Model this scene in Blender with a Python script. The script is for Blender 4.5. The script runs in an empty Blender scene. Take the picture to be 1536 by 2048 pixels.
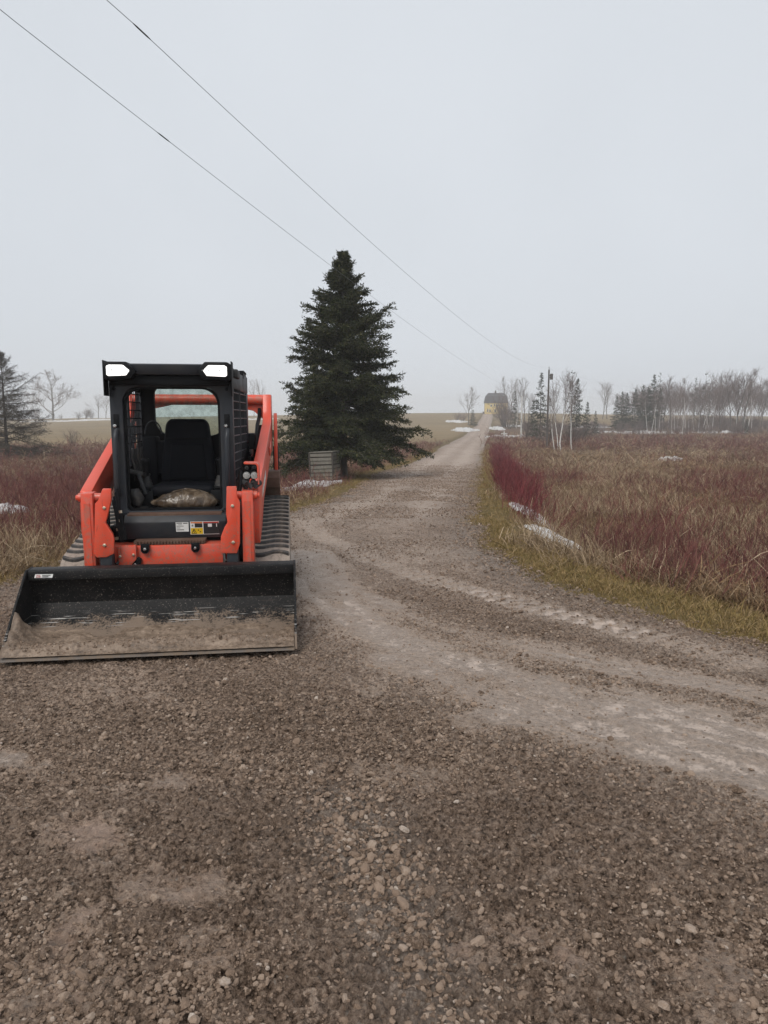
import bpy, bmesh, math, random
import numpy as np
from mathutils import Vector, Matrix, Euler
R = math.radians
rng = np.random.default_rng(7)
random.seed(7)
SC = bpy.context.scene
COL = SC.collection

# ------------------------------------------------------------------ camera, sky, sun, exposure
F_PX, CAM_H = 1400.0, 1.6
PITCH = math.atan(189 / 1400)
cam_d = bpy.data.cameras.new('camera')
cam_d.sensor_fit = 'VERTICAL'
cam_d.sensor_height = 36.0
cam_d.lens = F_PX / 2048 * 36.0
cam_d.clip_start = 0.05
cam_d.clip_end = 6000
cam = bpy.data.objects.new('camera', cam_d)
COL.objects.link(cam)
cam.location = (0, 0, CAM_H)
cam.rotation_euler = (math.pi / 2 - PITCH, 0, 0)
SC.camera = cam

SUN_EL, SUN_AZ = R(50), R(205)      # soft light through the cloud, from behind the camera, a little to the left
world = bpy.data.worlds.new('World')
SC.world = world
world.use_nodes = True
wn, wl = world.node_tree.nodes, world.node_tree.links
wn.clear()
w_out = wn.new('ShaderNodeOutputWorld')
w_bg = wn.new('ShaderNodeBackground')
w_sky = wn.new('ShaderNodeTexSky')
w_sky.sky_type = 'NISHITA'
w_sky.sun_disc = False
w_sky.sun_elevation = SUN_EL
w_sky.sun_rotation = SUN_AZ
w_sky.air_density = 1.0
w_sky.dust_density = 4.0
w_hsv = wn.new('ShaderNodeHueSaturation')
w_hsv.inputs['Saturation'].default_value = 0.25
w_mix = wn.new('ShaderNodeMix'); w_mix.data_type = 'RGBA'
w_mix.inputs['Factor'].default_value = 0.93          # an even cloud deck hides nearly all of the clear sky
w_tc = wn.new('ShaderNodeTexCoord')
w_nz = wn.new('ShaderNodeTexNoise'); w_nz.inputs['Scale'].default_value = 1.6; w_nz.inputs['Detail'].default_value = 5
w_rmp = wn.new('ShaderNodeValToRGB')
w_rmp.color_ramp.elements[0].position = 0.3; w_rmp.color_ramp.elements[0].color = (4.9, 5.2, 5.58, 1)
w_rmp.color_ramp.elements[1].position = 0.7; w_rmp.color_ramp.elements[1].color = (5.45, 5.76, 6.15, 1)
wl.new(w_tc.outputs['Generated'], w_nz.inputs['Vector'])
wl.new(w_nz.outputs['Fac'], w_rmp.inputs['Fac'])
wl.new(w_sky.outputs['Color'], w_hsv.inputs['Color'])
wl.new(w_hsv.outputs['Color'], w_mix.inputs[6])
wl.new(w_rmp.outputs['Color'], w_mix.inputs[7])
wl.new(w_mix.outputs[2], w_bg.inputs['Color'])
w_bg.inputs['Strength'].default_value = 0.1
wl.new(w_bg.outputs['Background'], w_out.inputs['Surface'])

sun_d = bpy.data.lights.new('sun', 'SUN')
sun_d.energy = 1.5
sun_d.angle = R(32)
sun_d.color = (1.0, 0.96, 0.90)
sun = bpy.data.objects.new('sun', sun_d)
COL.objects.link(sun)
sun.rotation_euler = (math.pi / 2 - SUN_EL, 0, math.pi - SUN_AZ)
sun.location = (0, 0, 40)

SC.view_settings.view_transform = 'Standard'
SC.view_settings.look = 'None'
SC.view_settings.exposure = 0.45
SC.view_settings.gamma = 1.0
SC.view_settings.use_curve_mapping = False
SC.cycles.volume_bounces = 2
SC.cycles.max_bounces = 4
SC.cycles.transparent_max_bounces = 8

# ------------------------------------------------------------------ helpers
def tag(o, label=None, cat=None, group=None, kind=None):
    if label: o['label'] = label
    if cat: o['category'] = cat
    if group: o['group'] = group
    if kind: o['kind'] = kind
    return o

def ray(px, py):
    x = (px - 768) / F_PX; y = -(py - 1024) / F_PX
    d = np.array([x, math.cos(PITCH) + y * math.sin(PITCH), -math.sin(PITCH) + y * math.cos(PITCH)])
    return d / d[1]

def smooth(a, b, x):
    t = np.clip((x - a) / (b - a), 0, 1)
    return t * t * (3 - 2 * t)

def vnoise(x, y, seed=0):
    xi = np.floor(x).astype(np.int64); yi = np.floor(y).astype(np.int64)
    fx = x - xi; fy = y - yi
    fx = fx * fx * fx * (fx * (fx * 6 - 15) + 10); fy = fy * fy * fy * (fy * (fy * 6 - 15) + 10)
    def h(a, b):
        n = (a * 374761393 + b * 668265263 + seed * 1274126177) & 0xFFFFFFFF
        n = ((n ^ (n >> 13)) * 1274126177) & 0xFFFFFFFF
        n = (n ^ (n >> 16)) & 0xFFFF
        return n / 65535.0
    return (h(xi, yi) * (1 - fx) + h(xi + 1, yi) * fx) * (1 - fy) + (h(xi, yi + 1) * (1 - fx) + h(xi + 1, yi + 1) * fx) * fy

def fbm(x, y, octs=4, seed=0, gain=0.5):
    s = 0; a = 1; t = 0
    for i in range(octs):
        s = s + a * vnoise(x * 2 ** i + 17.3 * i, y * 2 ** i - 9.1 * i, seed + i); t += a; a *= gain
    return s / t

_ky = np.array([-60, 0, 5, 8, 13, 18, 30, 50, 75, 100, 140, 175, 210, 250, 330, 420, 2000.0])
_kz = np.array([0, 0, 0, -.03, -.16, -.36, -.85, -1.38, -1.78, -1.92, -1.85, -1.4, -.7, .7, 3.3, 4.2, 4.2])
_dy = np.linspace(-60, 1200, 5041)
_dz = np.interp(_dy, _ky, _kz)
_k = np.hanning(81); _k /= _k.sum()
_dz2 = np.convolve(np.pad(_dz, 40, mode='edge'), _k, 'valid')

def terrain(x, y):
    x = np.asarray(x, float); y = np.asarray(y, float)
    z = np.interp(y, _dy, _dz2)
    far = smooth(120, 330, y)
    z = z - far * np.clip(19 - x, 0, 400) * 0.0155
    z = z - far * np.clip(x - 70, 0, 200) * 0.012
    z = z + (fbm(x * .05, y * .05, 3, 3) - .5) * 0.5 * smooth(20, 90, y)
    # shallow ditch right of the lane
    rb = road_right(y)
    dx = x - rb
    z = z - 0.16 * np.exp(-((dx - 1.7) / 0.7) ** 2) * smooth(5.5, 8.5, y) * (1 - smooth(60, 90, y))
    fade = 1 - smooth(60, 120, y)
    z = z - .42 * smooth(.5, 3.5, dx) * fade - .35 * smooth(.5, 4, road_left(y) - x) * fade
    return z

def ground_hit(px, py):
    r = ray(px, py); Y = np.geomspace(1.5, 420, 6000)
    d = CAM_H + r[2] * Y - terrain(r[0] * Y, Y)
    i = int(np.argmax(d < 0)); return float(r[0] * Y[i]), float(Y[i])
# boundaries of the gravel as X for each Y
def road_left(y):
    return np.interp(y, [-60, -5, 3, 5.8, 6.6, 7.6, 9, 10.5, 13, 16, 20, 30, 45, 75, 140, 250, 335, 420],
                     [-40, -14, -6, -4.6, -3.9, -3.55, -3.3, -2.8, -1.75, -1.15, -.75, -.35, 1.9, 6.0, 16.2, 33.9, 47.5, 62])
def road_right(y):
    return np.interp(y, [-60, -5, 0, 1.2, 2.2, 3.2, 4.0, 4.77, 5.3, 6.17, 7.5, 9.06, 12, 15, 20, 30, 45, 75, 140, 250, 335, 420],
                     [60, 40, 24, 14, 8, 5, 3.6, 2.75, 2.33, 1.92, 1.5, 1.33, 1.55, 1.95, 2.6, 4.15, 6.3, 10.6, 20.6, 38.2, 51.7, 66])

def mesh_np(name, co, faces, smooth_shade=True):
    me = bpy.data.meshes.new(name)
    co = np.asarray(co, np.float32); faces = np.asarray(faces, np.int32)
    n = faces.shape[1]
    me.vertices.add(len(co)); me.vertices.foreach_set('co', co.ravel())
    me.loops.add(faces.size); me.loops.foreach_set('vertex_index', faces.ravel())
    me.polygons.add(len(faces)); me.polygons.foreach_set('loop_start', np.arange(0, faces.size, n, dtype=np.int32))
    me.polygons.foreach_set('loop_total', np.full(len(faces), n, np.int32))
    me.polygons.foreach_set('use_smooth', np.full(len(faces), smooth_shade, bool))
    me.update(calc_edges=True)
    return me

def attr(me, name, val):
    a = me.attributes.new(name, 'FLOAT', 'POINT'); a.data.foreach_set('value', np.asarray(val, np.float32))

def obj(name, me, mat=None, parent=None):
    o = bpy.data.objects.new(name, me); COL.objects.link(o)
    if mat is not None and me is not None and len(me.materials) == 0: me.materials.append(mat)
    if parent is not None: o.parent = parent
    return o

def empty(name, loc=(0, 0, 0), rz=0):
    o = bpy.data.objects.new(name, None); COL.objects.link(o)
    o.location = loc; o.rotation_euler = (0, 0, rz); o.empty_display_size = .2
    return o

class MB:
    def __init__(s): s.v = []; s.f = []
    def add(s, v, f):
        b = len(s.v); s.v += [tuple(map(float, p)) for p in v]; s.f += [tuple(b + i for i in q) for q in f]; return s
    def box(s, x0, x1, y0, y1, z0, z1):
        return s.add([(x, y, z) for z in (z0, z1) for x, y in ((x0, y0), (x1, y0), (x1, y1), (x0, y1))],
                     [(3, 2, 1, 0), (4, 5, 6, 7), (0, 1, 5, 4), (1, 2, 6, 5), (2, 3, 7, 6), (3, 0, 4, 7)])
    def obox(s, c, dx, dy, dz, rot):
        m = Euler(rot).to_matrix()
        v = [Vector(c) + m @ Vector((sx * dx / 2, sy * dy / 2, sz * dz / 2)) for sz in (-1, 1) for sx, sy in ((-1, -1), (1, -1), (1, 1), (-1, 1))]
        return s.add(v, [(3, 2, 1, 0), (4, 5, 6, 7), (0, 1, 5, 4), (1, 2, 6, 5), (2, 3, 7, 6), (3, 0, 4, 7)])
    def prism_x(s, prof, x0, x1):            # prof in (y, z); x0/x1 a number or a function of y
        f0 = x0 if callable(x0) else (lambda y: x0); f1 = x1 if callable(x1) else (lambda y: x1)
        n = len(prof)
        v = [(f0(y), y, z) for y, z in prof] + [(f1(y), y, z) for y, z in prof]
        return s.add(v, [tuple(range(n)), tuple(range(2 * n - 1, n - 1, -1))] + [(i, i + n, (i + 1) % n + n, (i + 1) % n) for i in range(n)])
    def prism_y(s, prof, y0, y1):            # prof in (x, z)
        n = len(prof)
        v = [(x, y0, z) for x, z in prof] + [(x, y1, z) for x, z in prof]
        return s.add(v, [tuple(range(n)), tuple(range(2 * n - 1, n - 1, -1))] + [(i, i + n, (i + 1) % n + n, (i + 1) % n) for i in range(n)])
    def ring_y(s, outer, inner, y0, y1):     # frame with a hole: equal point counts, (x, z)
        n = len(outer)
        v = [(x, y0, z) for x, z in outer] + [(x, y0, z) for x, z in inner] + [(x, y1, z) for x, z in outer] + [(x, y1, z) for x, z in inner]
        f = []
        for i in range(n):
            j = (i + 1) % n
            f += [(i, j, n + j, n + i), (2 * n + j, 2 * n + i, 3 * n + i, 3 * n + j), (i, 2 * n + i, 2 * n + j, j), (n + i, n + j, 3 * n + j, 3 * n + i)]
        return s.add(v, f)
    def tube(s, pts, r, n=8, cap=True):
        P = [Vector(p) for p in pts]; rr = r if isinstance(r, (list, tuple)) else [r] * len(P)
        v = []; up = Vector((0, 0, 1)); prev = None
        for i, p in enumerate(P):
            t = (P[min(i + 1, len(P) - 1)] - P[max(i - 1, 0)]).normalized()
            if prev is None:
                a = t.cross(up)
                if a.length < 1e-3: a = t.cross(Vector((1, 0, 0)))
            else: a = prev - t * prev.dot(t)
            a.normalize(); prev = a; b = t.cross(a)
            v += [p + (a * math.cos(2 * math.pi * k / n) + b * math.sin(2 * math.pi * k / n)) * rr[i] for k in range(n)]
        f = [(i * n + k, i * n + (k + 1) % n, (i + 1) * n + (k + 1) % n, (i + 1) * n + k) for i in range(len(P) - 1) for k in range(n)]
        if cap: f += [tuple(range(n - 1, -1, -1)), tuple(range((len(P) - 1) * n, len(P) * n))]
        return s.add(v, f)
    def build(s, name, mat, parent=None, bevel=0, seg=2, angle=35):
        bm = bmesh.new()
        vs = [bm.verts.new(p) for p in s.v]
        for q in s.f:
            try: bm.faces.new([vs[i] for i in q])
            except ValueError: pass
        bmesh.ops.recalc_face_normals(bm, faces=bm.faces)
        if bevel:
            ed = [e for e in bm.edges if len(e.link_faces) == 2 and e.calc_face_angle(0) > R(30)]
            bmesh.ops.bevel(bm, geom=ed, offset=bevel, segments=seg, affect='EDGES', clamp_overlap=True, profile=.5)
        me = bpy.data.meshes.new(name); bm.to_mesh(me); bm.free()
        me.polygons.foreach_set('use_smooth', np.ones(len(me.polygons), bool))
        me.set_sharp_from_angle(angle=R(angle))
        return obj(name, me, mat, parent)

# ------------------------------------------------------------------ materials
class NT:
    def __init__(s, name):
        s.m = bpy.data.materials.new(name); s.m.use_nodes = True
        s.t = s.m.node_tree; s.n = s.t.nodes; s.b = s.n['Principled BSDF']; s.out = s.n['Material Output']
        s._tc = None
    def new(s, ty, **kw):
        o = s.n.new(ty)
        for k, v in kw.items(): setattr(o, k, v)
        return o
    def link(s, a, b): s.t.links.new(a, b)
    def setin(s, sock, v):
        if hasattr(v, 'is_output'): s.link(v, sock)
        else: sock.default_value = v
    def tc(s, which='Object'):
        if s._tc is None: s._tc = s.new('ShaderNodeTexCoord')
        return s._tc.outputs[which]
    def pos(s): return s.new('ShaderNodeNewGeometry').outputs['Position']
    def noise(s, vec, scale, detail=4, rough=.55, dist=0):
        o = s.new('ShaderNodeTexNoise'); o.inputs['Scale'].default_value = scale; o.inputs['Detail'].default_value = detail
        o.inputs['Roughness'].default_value = rough; o.inputs['Distortion'].default_value = dist; s.link(vec, o.inputs['Vector']); return o.outputs['Fac']
    def voro(s, vec, scale, feature='F1', out='Distance', rnd=1):
        o = s.new('ShaderNodeTexVoronoi', feature=feature); o.inputs['Scale'].default_value = scale; o.inputs['Randomness'].default_value = rnd
        s.link(vec, o.inputs['Vector']); return o.outputs[out]
    def ramp(s, fac, stops):
        o = s.new('ShaderNodeValToRGB'); cr = o.color_ramp
        while len(cr.elements) > 1: cr.elements.remove(cr.elements[-1])
        for i, (p, c) in enumerate(stops):
            e = cr.elements[0] if i == 0 else cr.elements.new(p)
            e.position = p; e.color = (*c, 1) if isinstance(c, (tuple, list)) else (c, c, c, 1)
        s.link(fac, o.inputs['Fac']); return o.outputs['Color']
    def mix(s, fac, a, b, mode='MIX'):
        o = s.new('ShaderNodeMix', data_type='RGBA', blend_type=mode)
        s.setin(o.inputs[0], fac)
        for i, v in ((6, a), (7, b)):
            s.setin(o.inputs[i], v if hasattr(v, 'is_output') else (*v, 1))
        return o.outputs[2]
    def math(s, op, a, b=0.0, clamp=False):
        o = s.new('ShaderNodeMath', operation=op, use_clamp=clamp); s.setin(o.inputs[0], a); s.setin(o.inputs[1], b); return o.outputs[0]
    def mapr(s, v, a, b, c=0.0, d=1.0):
        o = s.new('ShaderNodeMapRange'); s.link(v, o.inputs['Value'])
        for k, q in zip(('From Min', 'From Max', 'To Min', 'To Max'), (a, b, c, d)): o.inputs[k].default_value = q
        return o.outputs['Result']
    def attr(s, name):
        o = s.new('ShaderNodeAttribute', attribute_name=name); return o.outputs['Fac']
    def bump(s, h, strength=.5, dist=.01):
        o = s.new('ShaderNodeBump'); o.inputs['Strength'].default_value = strength; o.inputs['Distance'].default_value = dist
        s.link(h, o.inputs['Height']); s.link(o.outputs['Normal'], s.b.inputs['Normal']); return o
    def col(s, c): s.setin(s.b.inputs['Base Color'], c if hasattr(c, 'is_output') else (*c, 1))
    def rough(s, v): s.setin(s.b.inputs['Roughness'], v)

def simple(name, c, rough=.5, metal=0.0, var=.15, scale=30, bump=0, spec=.5, dirt=None, dscale=6, dlo=.5, dhi=.7):
    t = NT(name); v = t.tc()
    n = t.noise(v, scale, 4)
    col = t.mix(n, tuple(q * (1 - var) for q in c), tuple(min(1, q * (1 + var)) for q in c))
    if dirt:
        d = t.mapr(t.noise(v, dscale, 8, .7), dlo, dhi)
        col = t.mix(d, col, dirt)
        t.rough(t.math('ADD', rough, t.math('MULTIPLY', d, .4), True))
    else: t.rough(t.mapr(n, .2, .8, rough - .06, rough + .06))
    t.col(col); t.b.inputs['Metallic'].default_value = metal; t.b.inputs['Specular IOR Level'].default_value = spec
    if bump: t.bump(t.noise(v, scale * 2, 5), bump, .004)
    return t.m

MUD = (.17, .135, .108)
M = {}
# orange paint with dust low down, fine scratches
t = NT('orange_paint'); v = t.tc()
d1 = t.mapr(t.noise(v, 4, 9, .75), .42, .78, 0, .5)
d2 = t.mapr(t.noise(v, 90, 3, .6), .68, .74)
c = t.mix(d1, (.70, .074, .034), (.52, .13, .09))
c = t.mix(t.math('MULTIPLY', d2, .7), c, (.10, .035, .025))
sp = t.new('ShaderNodeSeparateXYZ'); t.link(v, sp.inputs[0])
low = t.mapr(sp.outputs['Z'], .35, 1.0, .62, .12)
spl = t.mapr(t.math('ADD', t.noise(v, 34, 6, .8), t.math('MULTIPLY', low, .24)), .63, .73)
c = t.mix(t.math('MULTIPLY', spl, .75), c, (.24, .165, .12))
mpv = t.new('ShaderNodeMapping'); mpv.inputs['Scale'].default_value = (55, 55, 5); t.link(v, mpv.inputs['Vector'])
ge_ = t.new('ShaderNodeNewGeometry'); wear = t.math('MULTIPLY', t.mapr(ge_.outputs['Pointiness'], .53, .60), t.mapr(t.noise(v, 22, 4, .7), .45, .6))
c = t.mix(t.math('MULTIPLY', wear, .6), c, (.34, .17, .13))
chip = t.mapr(t.noise(mpv.outputs[0], 1.0, 3, .6), .66, .71)
c = t.mix(t.math('MULTIPLY', chip, t.mapr(sp.outputs['Z'], .5, 1.2, .8, .1)), c, (.06, .025, .02))
t.col(c); t.rough(t.math('ADD', .32, t.math('MULTIPLY', d1, .5))); t.b.inputs['Specular IOR Level'].default_value = .45
t.b.inputs['Coat Weight'].default_value = .15; t.bump(t.noise(v, 60, 4), .05, .003)
M['orange'] = t.m
M['frame'] = simple('dark_frame_paint', (.020, .0235, .030), .40, var=.2, scale=8, dirt=(.045, .042, .04), dlo=.45, dhi=.85, bump=.03, spec=.4)
M['black'] = simple('black_plastic', (.006, .0065, .008), .5, var=.3, scale=14, dirt=(.025, .022, .02), dlo=.55, dhi=.9, bump=.05, spec=.15)
M['seat'] = simple('seat_vinyl', (.005, .006, .009), .6, var=.3, scale=10, dirt=(.014, .014, .016), dlo=.5, dhi=.85, bump=.15, spec=.12)
M['steel'] = simple('bright_steel', (.62, .62, .6), .28, 1.0, var=.1)
M['bolt'] = simple('zinc_bolt', (.62, .55, .42), .35, .9, var=.1)
M['rubber'] = simple('black_rubber', (.02, .02, .021), .6, var=.3, dirt=(.10, .085, .07), dscale=9, dlo=.5, dhi=.75, bump=.2)
M['belt'] = simple('muddy_track_belt', (.30, .25, .21), .75, var=.2, scale=60, dirt=(.05, .043, .038), dscale=25, dlo=.5, dhi=.8, bump=.6)
M['lug'] = simple('track_rubber', (.035, .034, .034), .6, var=.3, dirt=(.15, .125, .105), dscale=16, dlo=.48, dhi=.66, bump=.4)
M['rusty'] = simple('rusty_steel', (.10, .052, .034), .8, var=.35, scale=25, dirt=(.16, .12, .09), dlo=.5, dhi=.75, bump=.4)
M['edge'] = simple('worn_edge_steel', (.11, .095, .085), .55, .4, var=.3, scale=20, dirt=(.2, .15, .11), dscale=9, dlo=.4, dhi=.6, bump=.3)
M['white'] = simple('white_print', (.75, .75, .73), .5, var=.05)
M['yellow'] = simple('yellow_print', (.70, .45, .01), .5, var=.05)
M['red'] = simple('red_print', (.45, .03, .02), .5, var=.05)
M['orangeprint'] = simple('orange_print', (.65, .17, .03), .5, var=.05)
M['ink'] = simple('black_ink', (.02, .02, .02), .6, var=.05)
# bucket: black paint over worn steel, mud low down
t = NT('bucket_paint'); v = t.tc()
sp = t.new('ShaderNodeSeparateXYZ'); t.link(v, sp.inputs[0])
n1 = t.noise(v, 5, 8, .7); n2 = t.noise(v, 60, 6, .8); n3 = t.noise(v, 85, 3, .7)
mp = t.new('ShaderNodeMapping'); mp.inputs['Scale'].default_value = (2.5, 40, 40); t.link(v, mp.inputs['Vector'])
streak = t.noise(mp.outputs[0], 2.2, 4, .6)
mudm = t.math('ADD', t.mapr(sp.outputs['Z'], .03, .23, .95, -.42), t.mapr(n1, .3, .7, -.35, .35))
mudm = t.math('ADD', mudm, t.mapr(n2, .35, .65, -.34, .34), True)
mudm = t.mapr(mudm, .3, .6)
speck = t.math('MULTIPLY', t.mapr(n3, .61, .68), .7)
base = t.mix(t.mapr(n1, .4, .7), (.006, .0062, .007), (.016, .015, .0145))
base = t.mix(t.mapr(streak, .6, .75, 0, .35), base, (.11, .065, .045))
base = t.mix(speck, base, (.2, .175, .15))
base = t.mix(mudm, base, t.mix(n2, (.25, .185, .138), (.12, .092, .072)))
zl = t.math('MULTIPLY', t.mapr(sp.outputs['Z'], .075, .10), t.mapr(sp.outputs['Z'], .14, .17, 1, 0))
mp2 = t.new('ShaderNodeMapping'); mp2.inputs['Scale'].default_value = (3, 1, 95); t.link(v, mp2.inputs['Vector'])
base = t.mix(t.math('MULTIPLY', zl, t.mapr(t.noise(mp2.outputs[0], 1.6, 3), .60, .66)), base, (.42, .4, .38))
t.col(base); t.rough(t.mapr(mudm, 0, 1, .5, .85)); t.bump(n2, .35, .006); t.b.inputs['Specular IOR Level'].default_value = .18
M['bucket'] = t.m
t = NT('bucket_mud'); v = t.tc(); n = t.math('ADD', t.math('MULTIPLY', t.noise(v, 30, 6, .7), .6), t.math('MULTIPLY', t.noise(v, 3.5, 4, .6), .4))
t.col(t.ramp(n, [(.36, (.075, .053, .037)), (.47, (.16, .113, .079)), (.60, (.28, .207, .152))])); t.rough(t.mapr(n, .3, .7, .28, .65)); t.bump(t.noise(v, 80, 6, .7), .6, .012)
M['mud'] = t.m
# glass
t = NT('dirty_glass'); v = t.tc()
tr = t.new('ShaderNodeBsdfTransparent'); tr.inputs['Color'].default_value = (.86, .93, .9, 1)
ms = t.new('ShaderNodeMixShader'); t.setin(ms.inputs[0], t.mapr(t.noise(v, 14, 6, .7), .4, .8, .10, .35))
t.col((.35, .38, .36)); t.rough(.25); t.link(tr.outputs[0], ms.inputs[1]); t.link(t.b.outputs[0], ms.inputs[2]); t.link(ms.outputs[0], t.out.inputs['Surface'])
M['glass'] = t.m
t = NT('lit_lens'); t.col((.8, .8, .8)); t.b.inputs['Emission Color'].default_value = (1, .98, .93, 1); t.b.inputs['Emission Strength'].default_value = 1.15
M['lens'] = t.m
# translucent plastic bag
t = NT('brown_plastic'); v = t.tc(); n = t.noise(v, 9, 5, .6, 1.2)
t.col(t.ramp(n, [(.3, (.03, .022, .015)), (.5, (.085, .06, .04)), (.68, (.20, .155, .112))])); t.rough(.16); t.bump(t.noise(v, 9, 3, .5, 2.0), .5, .03)
M['bag'] = t.m

# gravel and mud
def ground_mat():
    t = NT('gravel_mud'); p = t.pos()
    at_s = t.attr('slick'); at_g = t.attr('grey'); at_p = t.attr('pink'); at_l = t.attr('pale')
    nbig = t.noise(p, .9, 5, .65); nm = t.noise(p, 8, 6, .7); nf = t.noise(p, 48, 7, .75); nff = t.noise(p, 220, 3, .6)
    vo = t.voro(p, 34); vo2 = t.voro(p, 95)
    clod = t.ramp(nf, [(.37, (.042, .027, .018)), (.45, (.20, .138, .10)), (.54, (.40, .29, .218)), (.66, (.57, .44, .345))])
    clod = t.mix(t.mapr(nbig, .35, .65), t.mix(1.0, clod, (.62, .59, .56), 'MULTIPLY'), clod)
    stone = t.voro(p, 60, out='Color'); sx = t.new('ShaderNodeSeparateColor'); t.link(stone, sx.inputs[0])
    clod = t.mix(t.math('MULTIPLY', t.mapr(sx.outputs[0], .80, .9), t.mapr(vo, .0, .35, .8, 0)), clod, (.45, .39, .335))
    pale = t.ramp(nf, [(.32, (.20, .146, .112)), (.44, (.40, .31, .25)), (.62, (.53, .428, .355))])
    clod = t.mix(t.mapr(t.math('ADD', at_l, t.mapr(nm, .3, .7, -.25, .25)), .08, .95), clod, pale)
    grey = t.mix(sx.outputs[1], (.21, .165, .136), (.52, .445, .385))
    grey = t.mix(t.mapr(vo2, .2, .6, 0, .6), grey, (.09, .07, .057))
    col = t.mix(t.math('MULTIPLY', at_g, .75), clod, grey)
    slick = t.ramp(nm, [(.3, (.36, .278, .224)), (.55, (.43, .342, .282)), (.75, (.49, .398, .333))])
    slick = t.mix(t.mapr(at_s, .45, .85), t.mix(nm, (.31, .228, .172), (.42, .325, .256)), slick)
    slick = t.mix(t.math('MULTIPLY', at_p, .65), slick, (.40, .262, .195))
    sm = t.math('ADD', at_s, t.mapr(nm, .3, .7, -.32, .32)); sm = t.math('ADD', sm, t.mapr(nf, .3, .7, -.28, .28))
    sm = t.mapr(sm, .25, .92)
    col = t.mix(sm, col, slick)
    t.col(col)
    t.rough(t.mix(sm, t.ramp(nf, [(.3, .5), (.7, .8)]), t.ramp(nm, [(.3, .28), (.7, .55)])))
    t.setin(t.b.inputs['Specular IOR Level'], t.mapr(sm, 0, 1, .16, .5))
    h = t.math('ADD', t.math('MULTIPLY', nf, 1.0), t.math('MULTIPLY', t.math('SUBTRACT', .6, vo), .6))
    h = t.math('ADD', h, t.math('MULTIPLY', nff, .3))
    h = t.math('MULTIPLY', h, t.mapr(sm, 0, 1, 1, .2))
    t.bump(h, 1.0, .04)
    return t.m
M['road'] = ground_mat()

t = NT('stone'); oi = t.new('ShaderNodeObjectInfo'); v = t.tc(); n = t.noise(v, 2.5, 5, .7)
rnd = oi.outputs['Random']
c = t.ramp(rnd, [(0, (.075, .05, .034)), (.35, (.20, .139, .10)), (.80, (.37, .27, .202)), (.97, (.43, .335, .265)), (1, (.58, .50, .43))])
c = t.mix(t.mapr(n, .45, .62, 0, .75), c, (.32, .228, .166))
t.col(c); t.rough(.6); t.bump(t.noise(v, 4, 5, .7), .5, .2)
t.b.inputs['Specular IOR Level'].default_value = .18
M['stone'] = t.m

# field soil
t = NT('field_soil'); p = t.pos()
n = t.noise(p, .35, 6, .65); n2 = t.noise(p, 6, 6, .7); fld = t.attr('stubble'); vg = t.attr('verge')
soil = t.ramp(n2, [(.3, (.06, .042, .028)), (.55, (.13, .09, .058)), (.75, (.20, .145, .09))])
soil = t.mix(t.mapr(n, .45, .65, 0, .5), soil, (.12, .055, .042))
mp = t.new('ShaderNodeMapping'); mp.inputs['Scale'].default_value = (.25, 1, 1); t.link(p, mp.inputs['Vector'])
stub = t.ramp(t.noise(mp.outputs[0], .12, 5, .6), [(.3, (.145, .108, .06)), (.5, (.205, .148, .08)), (.7, (.25, .178, .10))])
stub = t.mix(t.mapr(n2, .3, .7, 0, .4), stub, (.17, .128, .065))
vgc = t.ramp(n2, [(.3, (.075, .058, .026)), (.6, (.15, .105, .045)), (.8, (.19, .125, .058))])
c = t.mix(fld, soil, stub); c = t.mix(vg, c, vgc)
t.col(c); t.rough(.9); t.bump(n2, .6, .05); t.b.inputs['Specular IOR Level'].default_value = .15
M['soil'] = t.m

def blade_mat(name, stops, rough=.75, trans=.15, objw=.5):
    t = NT(name); g = t.new('ShaderNodeNewGeometry'); oi = t.new('ShaderNodeObjectInfo')
    r = t.math('ADD', t.math('MULTIPLY', g.outputs['Random Per Island'], 1 - objw), t.math('MULTIPLY', oi.outputs['Random'], objw))
    t.col(t.ramp(r, stops)); t.rough(rough); t.b.inputs['Specular IOR Level'].default_value = .06
    return t.m
M['dry'] = blade_mat('dry_grass', [(.15, (.115, .073, .044)), (.45, (.24, .170, .106)), (.75, (.36, .268, .175)), (.95, (.48, .38, .265))])
M['drydark'] = blade_mat('weathered_stalks', [(.15, (0.083, 0.051, 0.032)), (.5, (0.180, 0.113, 0.065)), (.85, (0.330, 0.217, 0.121))])
M['verge'] = blade_mat('verge_grass', [(.15, (.115, .092, .036)), (.42, (.205, .15, .06)), (.6, (.265, .182, .08)), (.9, (.36, .26, .145))])
M['redtwig'] = blade_mat('red_twigs', [(.15, (.085, .040, .036)), (.5, (.155, .060, .054)), (.85, (.24, .11, .088))], .5)
M['brightred'] = blade_mat('bright_red_twigs', [(.12, (.075, .028, .028)), (.45, (.15, .034, .041)), (.75, (.21, .056, .058)), (.95, (.25, .125, .095))], .5)
M['needle'] = blade_mat('spruce_needles', [(.15, (.016, .022, .010)), (.5, (.034, .044, .019)), (.8, (.062, .068, .029)), (.97, (.10, .092, .045))], .6, objw=0)
M['needlefar'] = blade_mat('conifer_needles', [(.15, (0.022, 0.031, 0.019)), (.6, (0.041, 0.054, 0.031)), (.95, (0.072, 0.074, 0.048))], .7, objw=.3)
M['bark'] = simple('grey_bark', (.105, .095, .082), .9, var=.4, scale=12, bump=.5)
M['larch'] = blade_mat('larch_twigs', [(.15, (0.036, 0.030, 0.026)), (.5, (0.060, 0.050, 0.040)), (.9, (0.104, 0.088, 0.068))], .85)
M['twig'] = blade_mat('bare_twigs', [(.15, (0.112, 0.087, 0.078)), (.6, (0.173, 0.135, 0.123)), (.95, (0.240, 0.195, 0.180))], .85)
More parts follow.
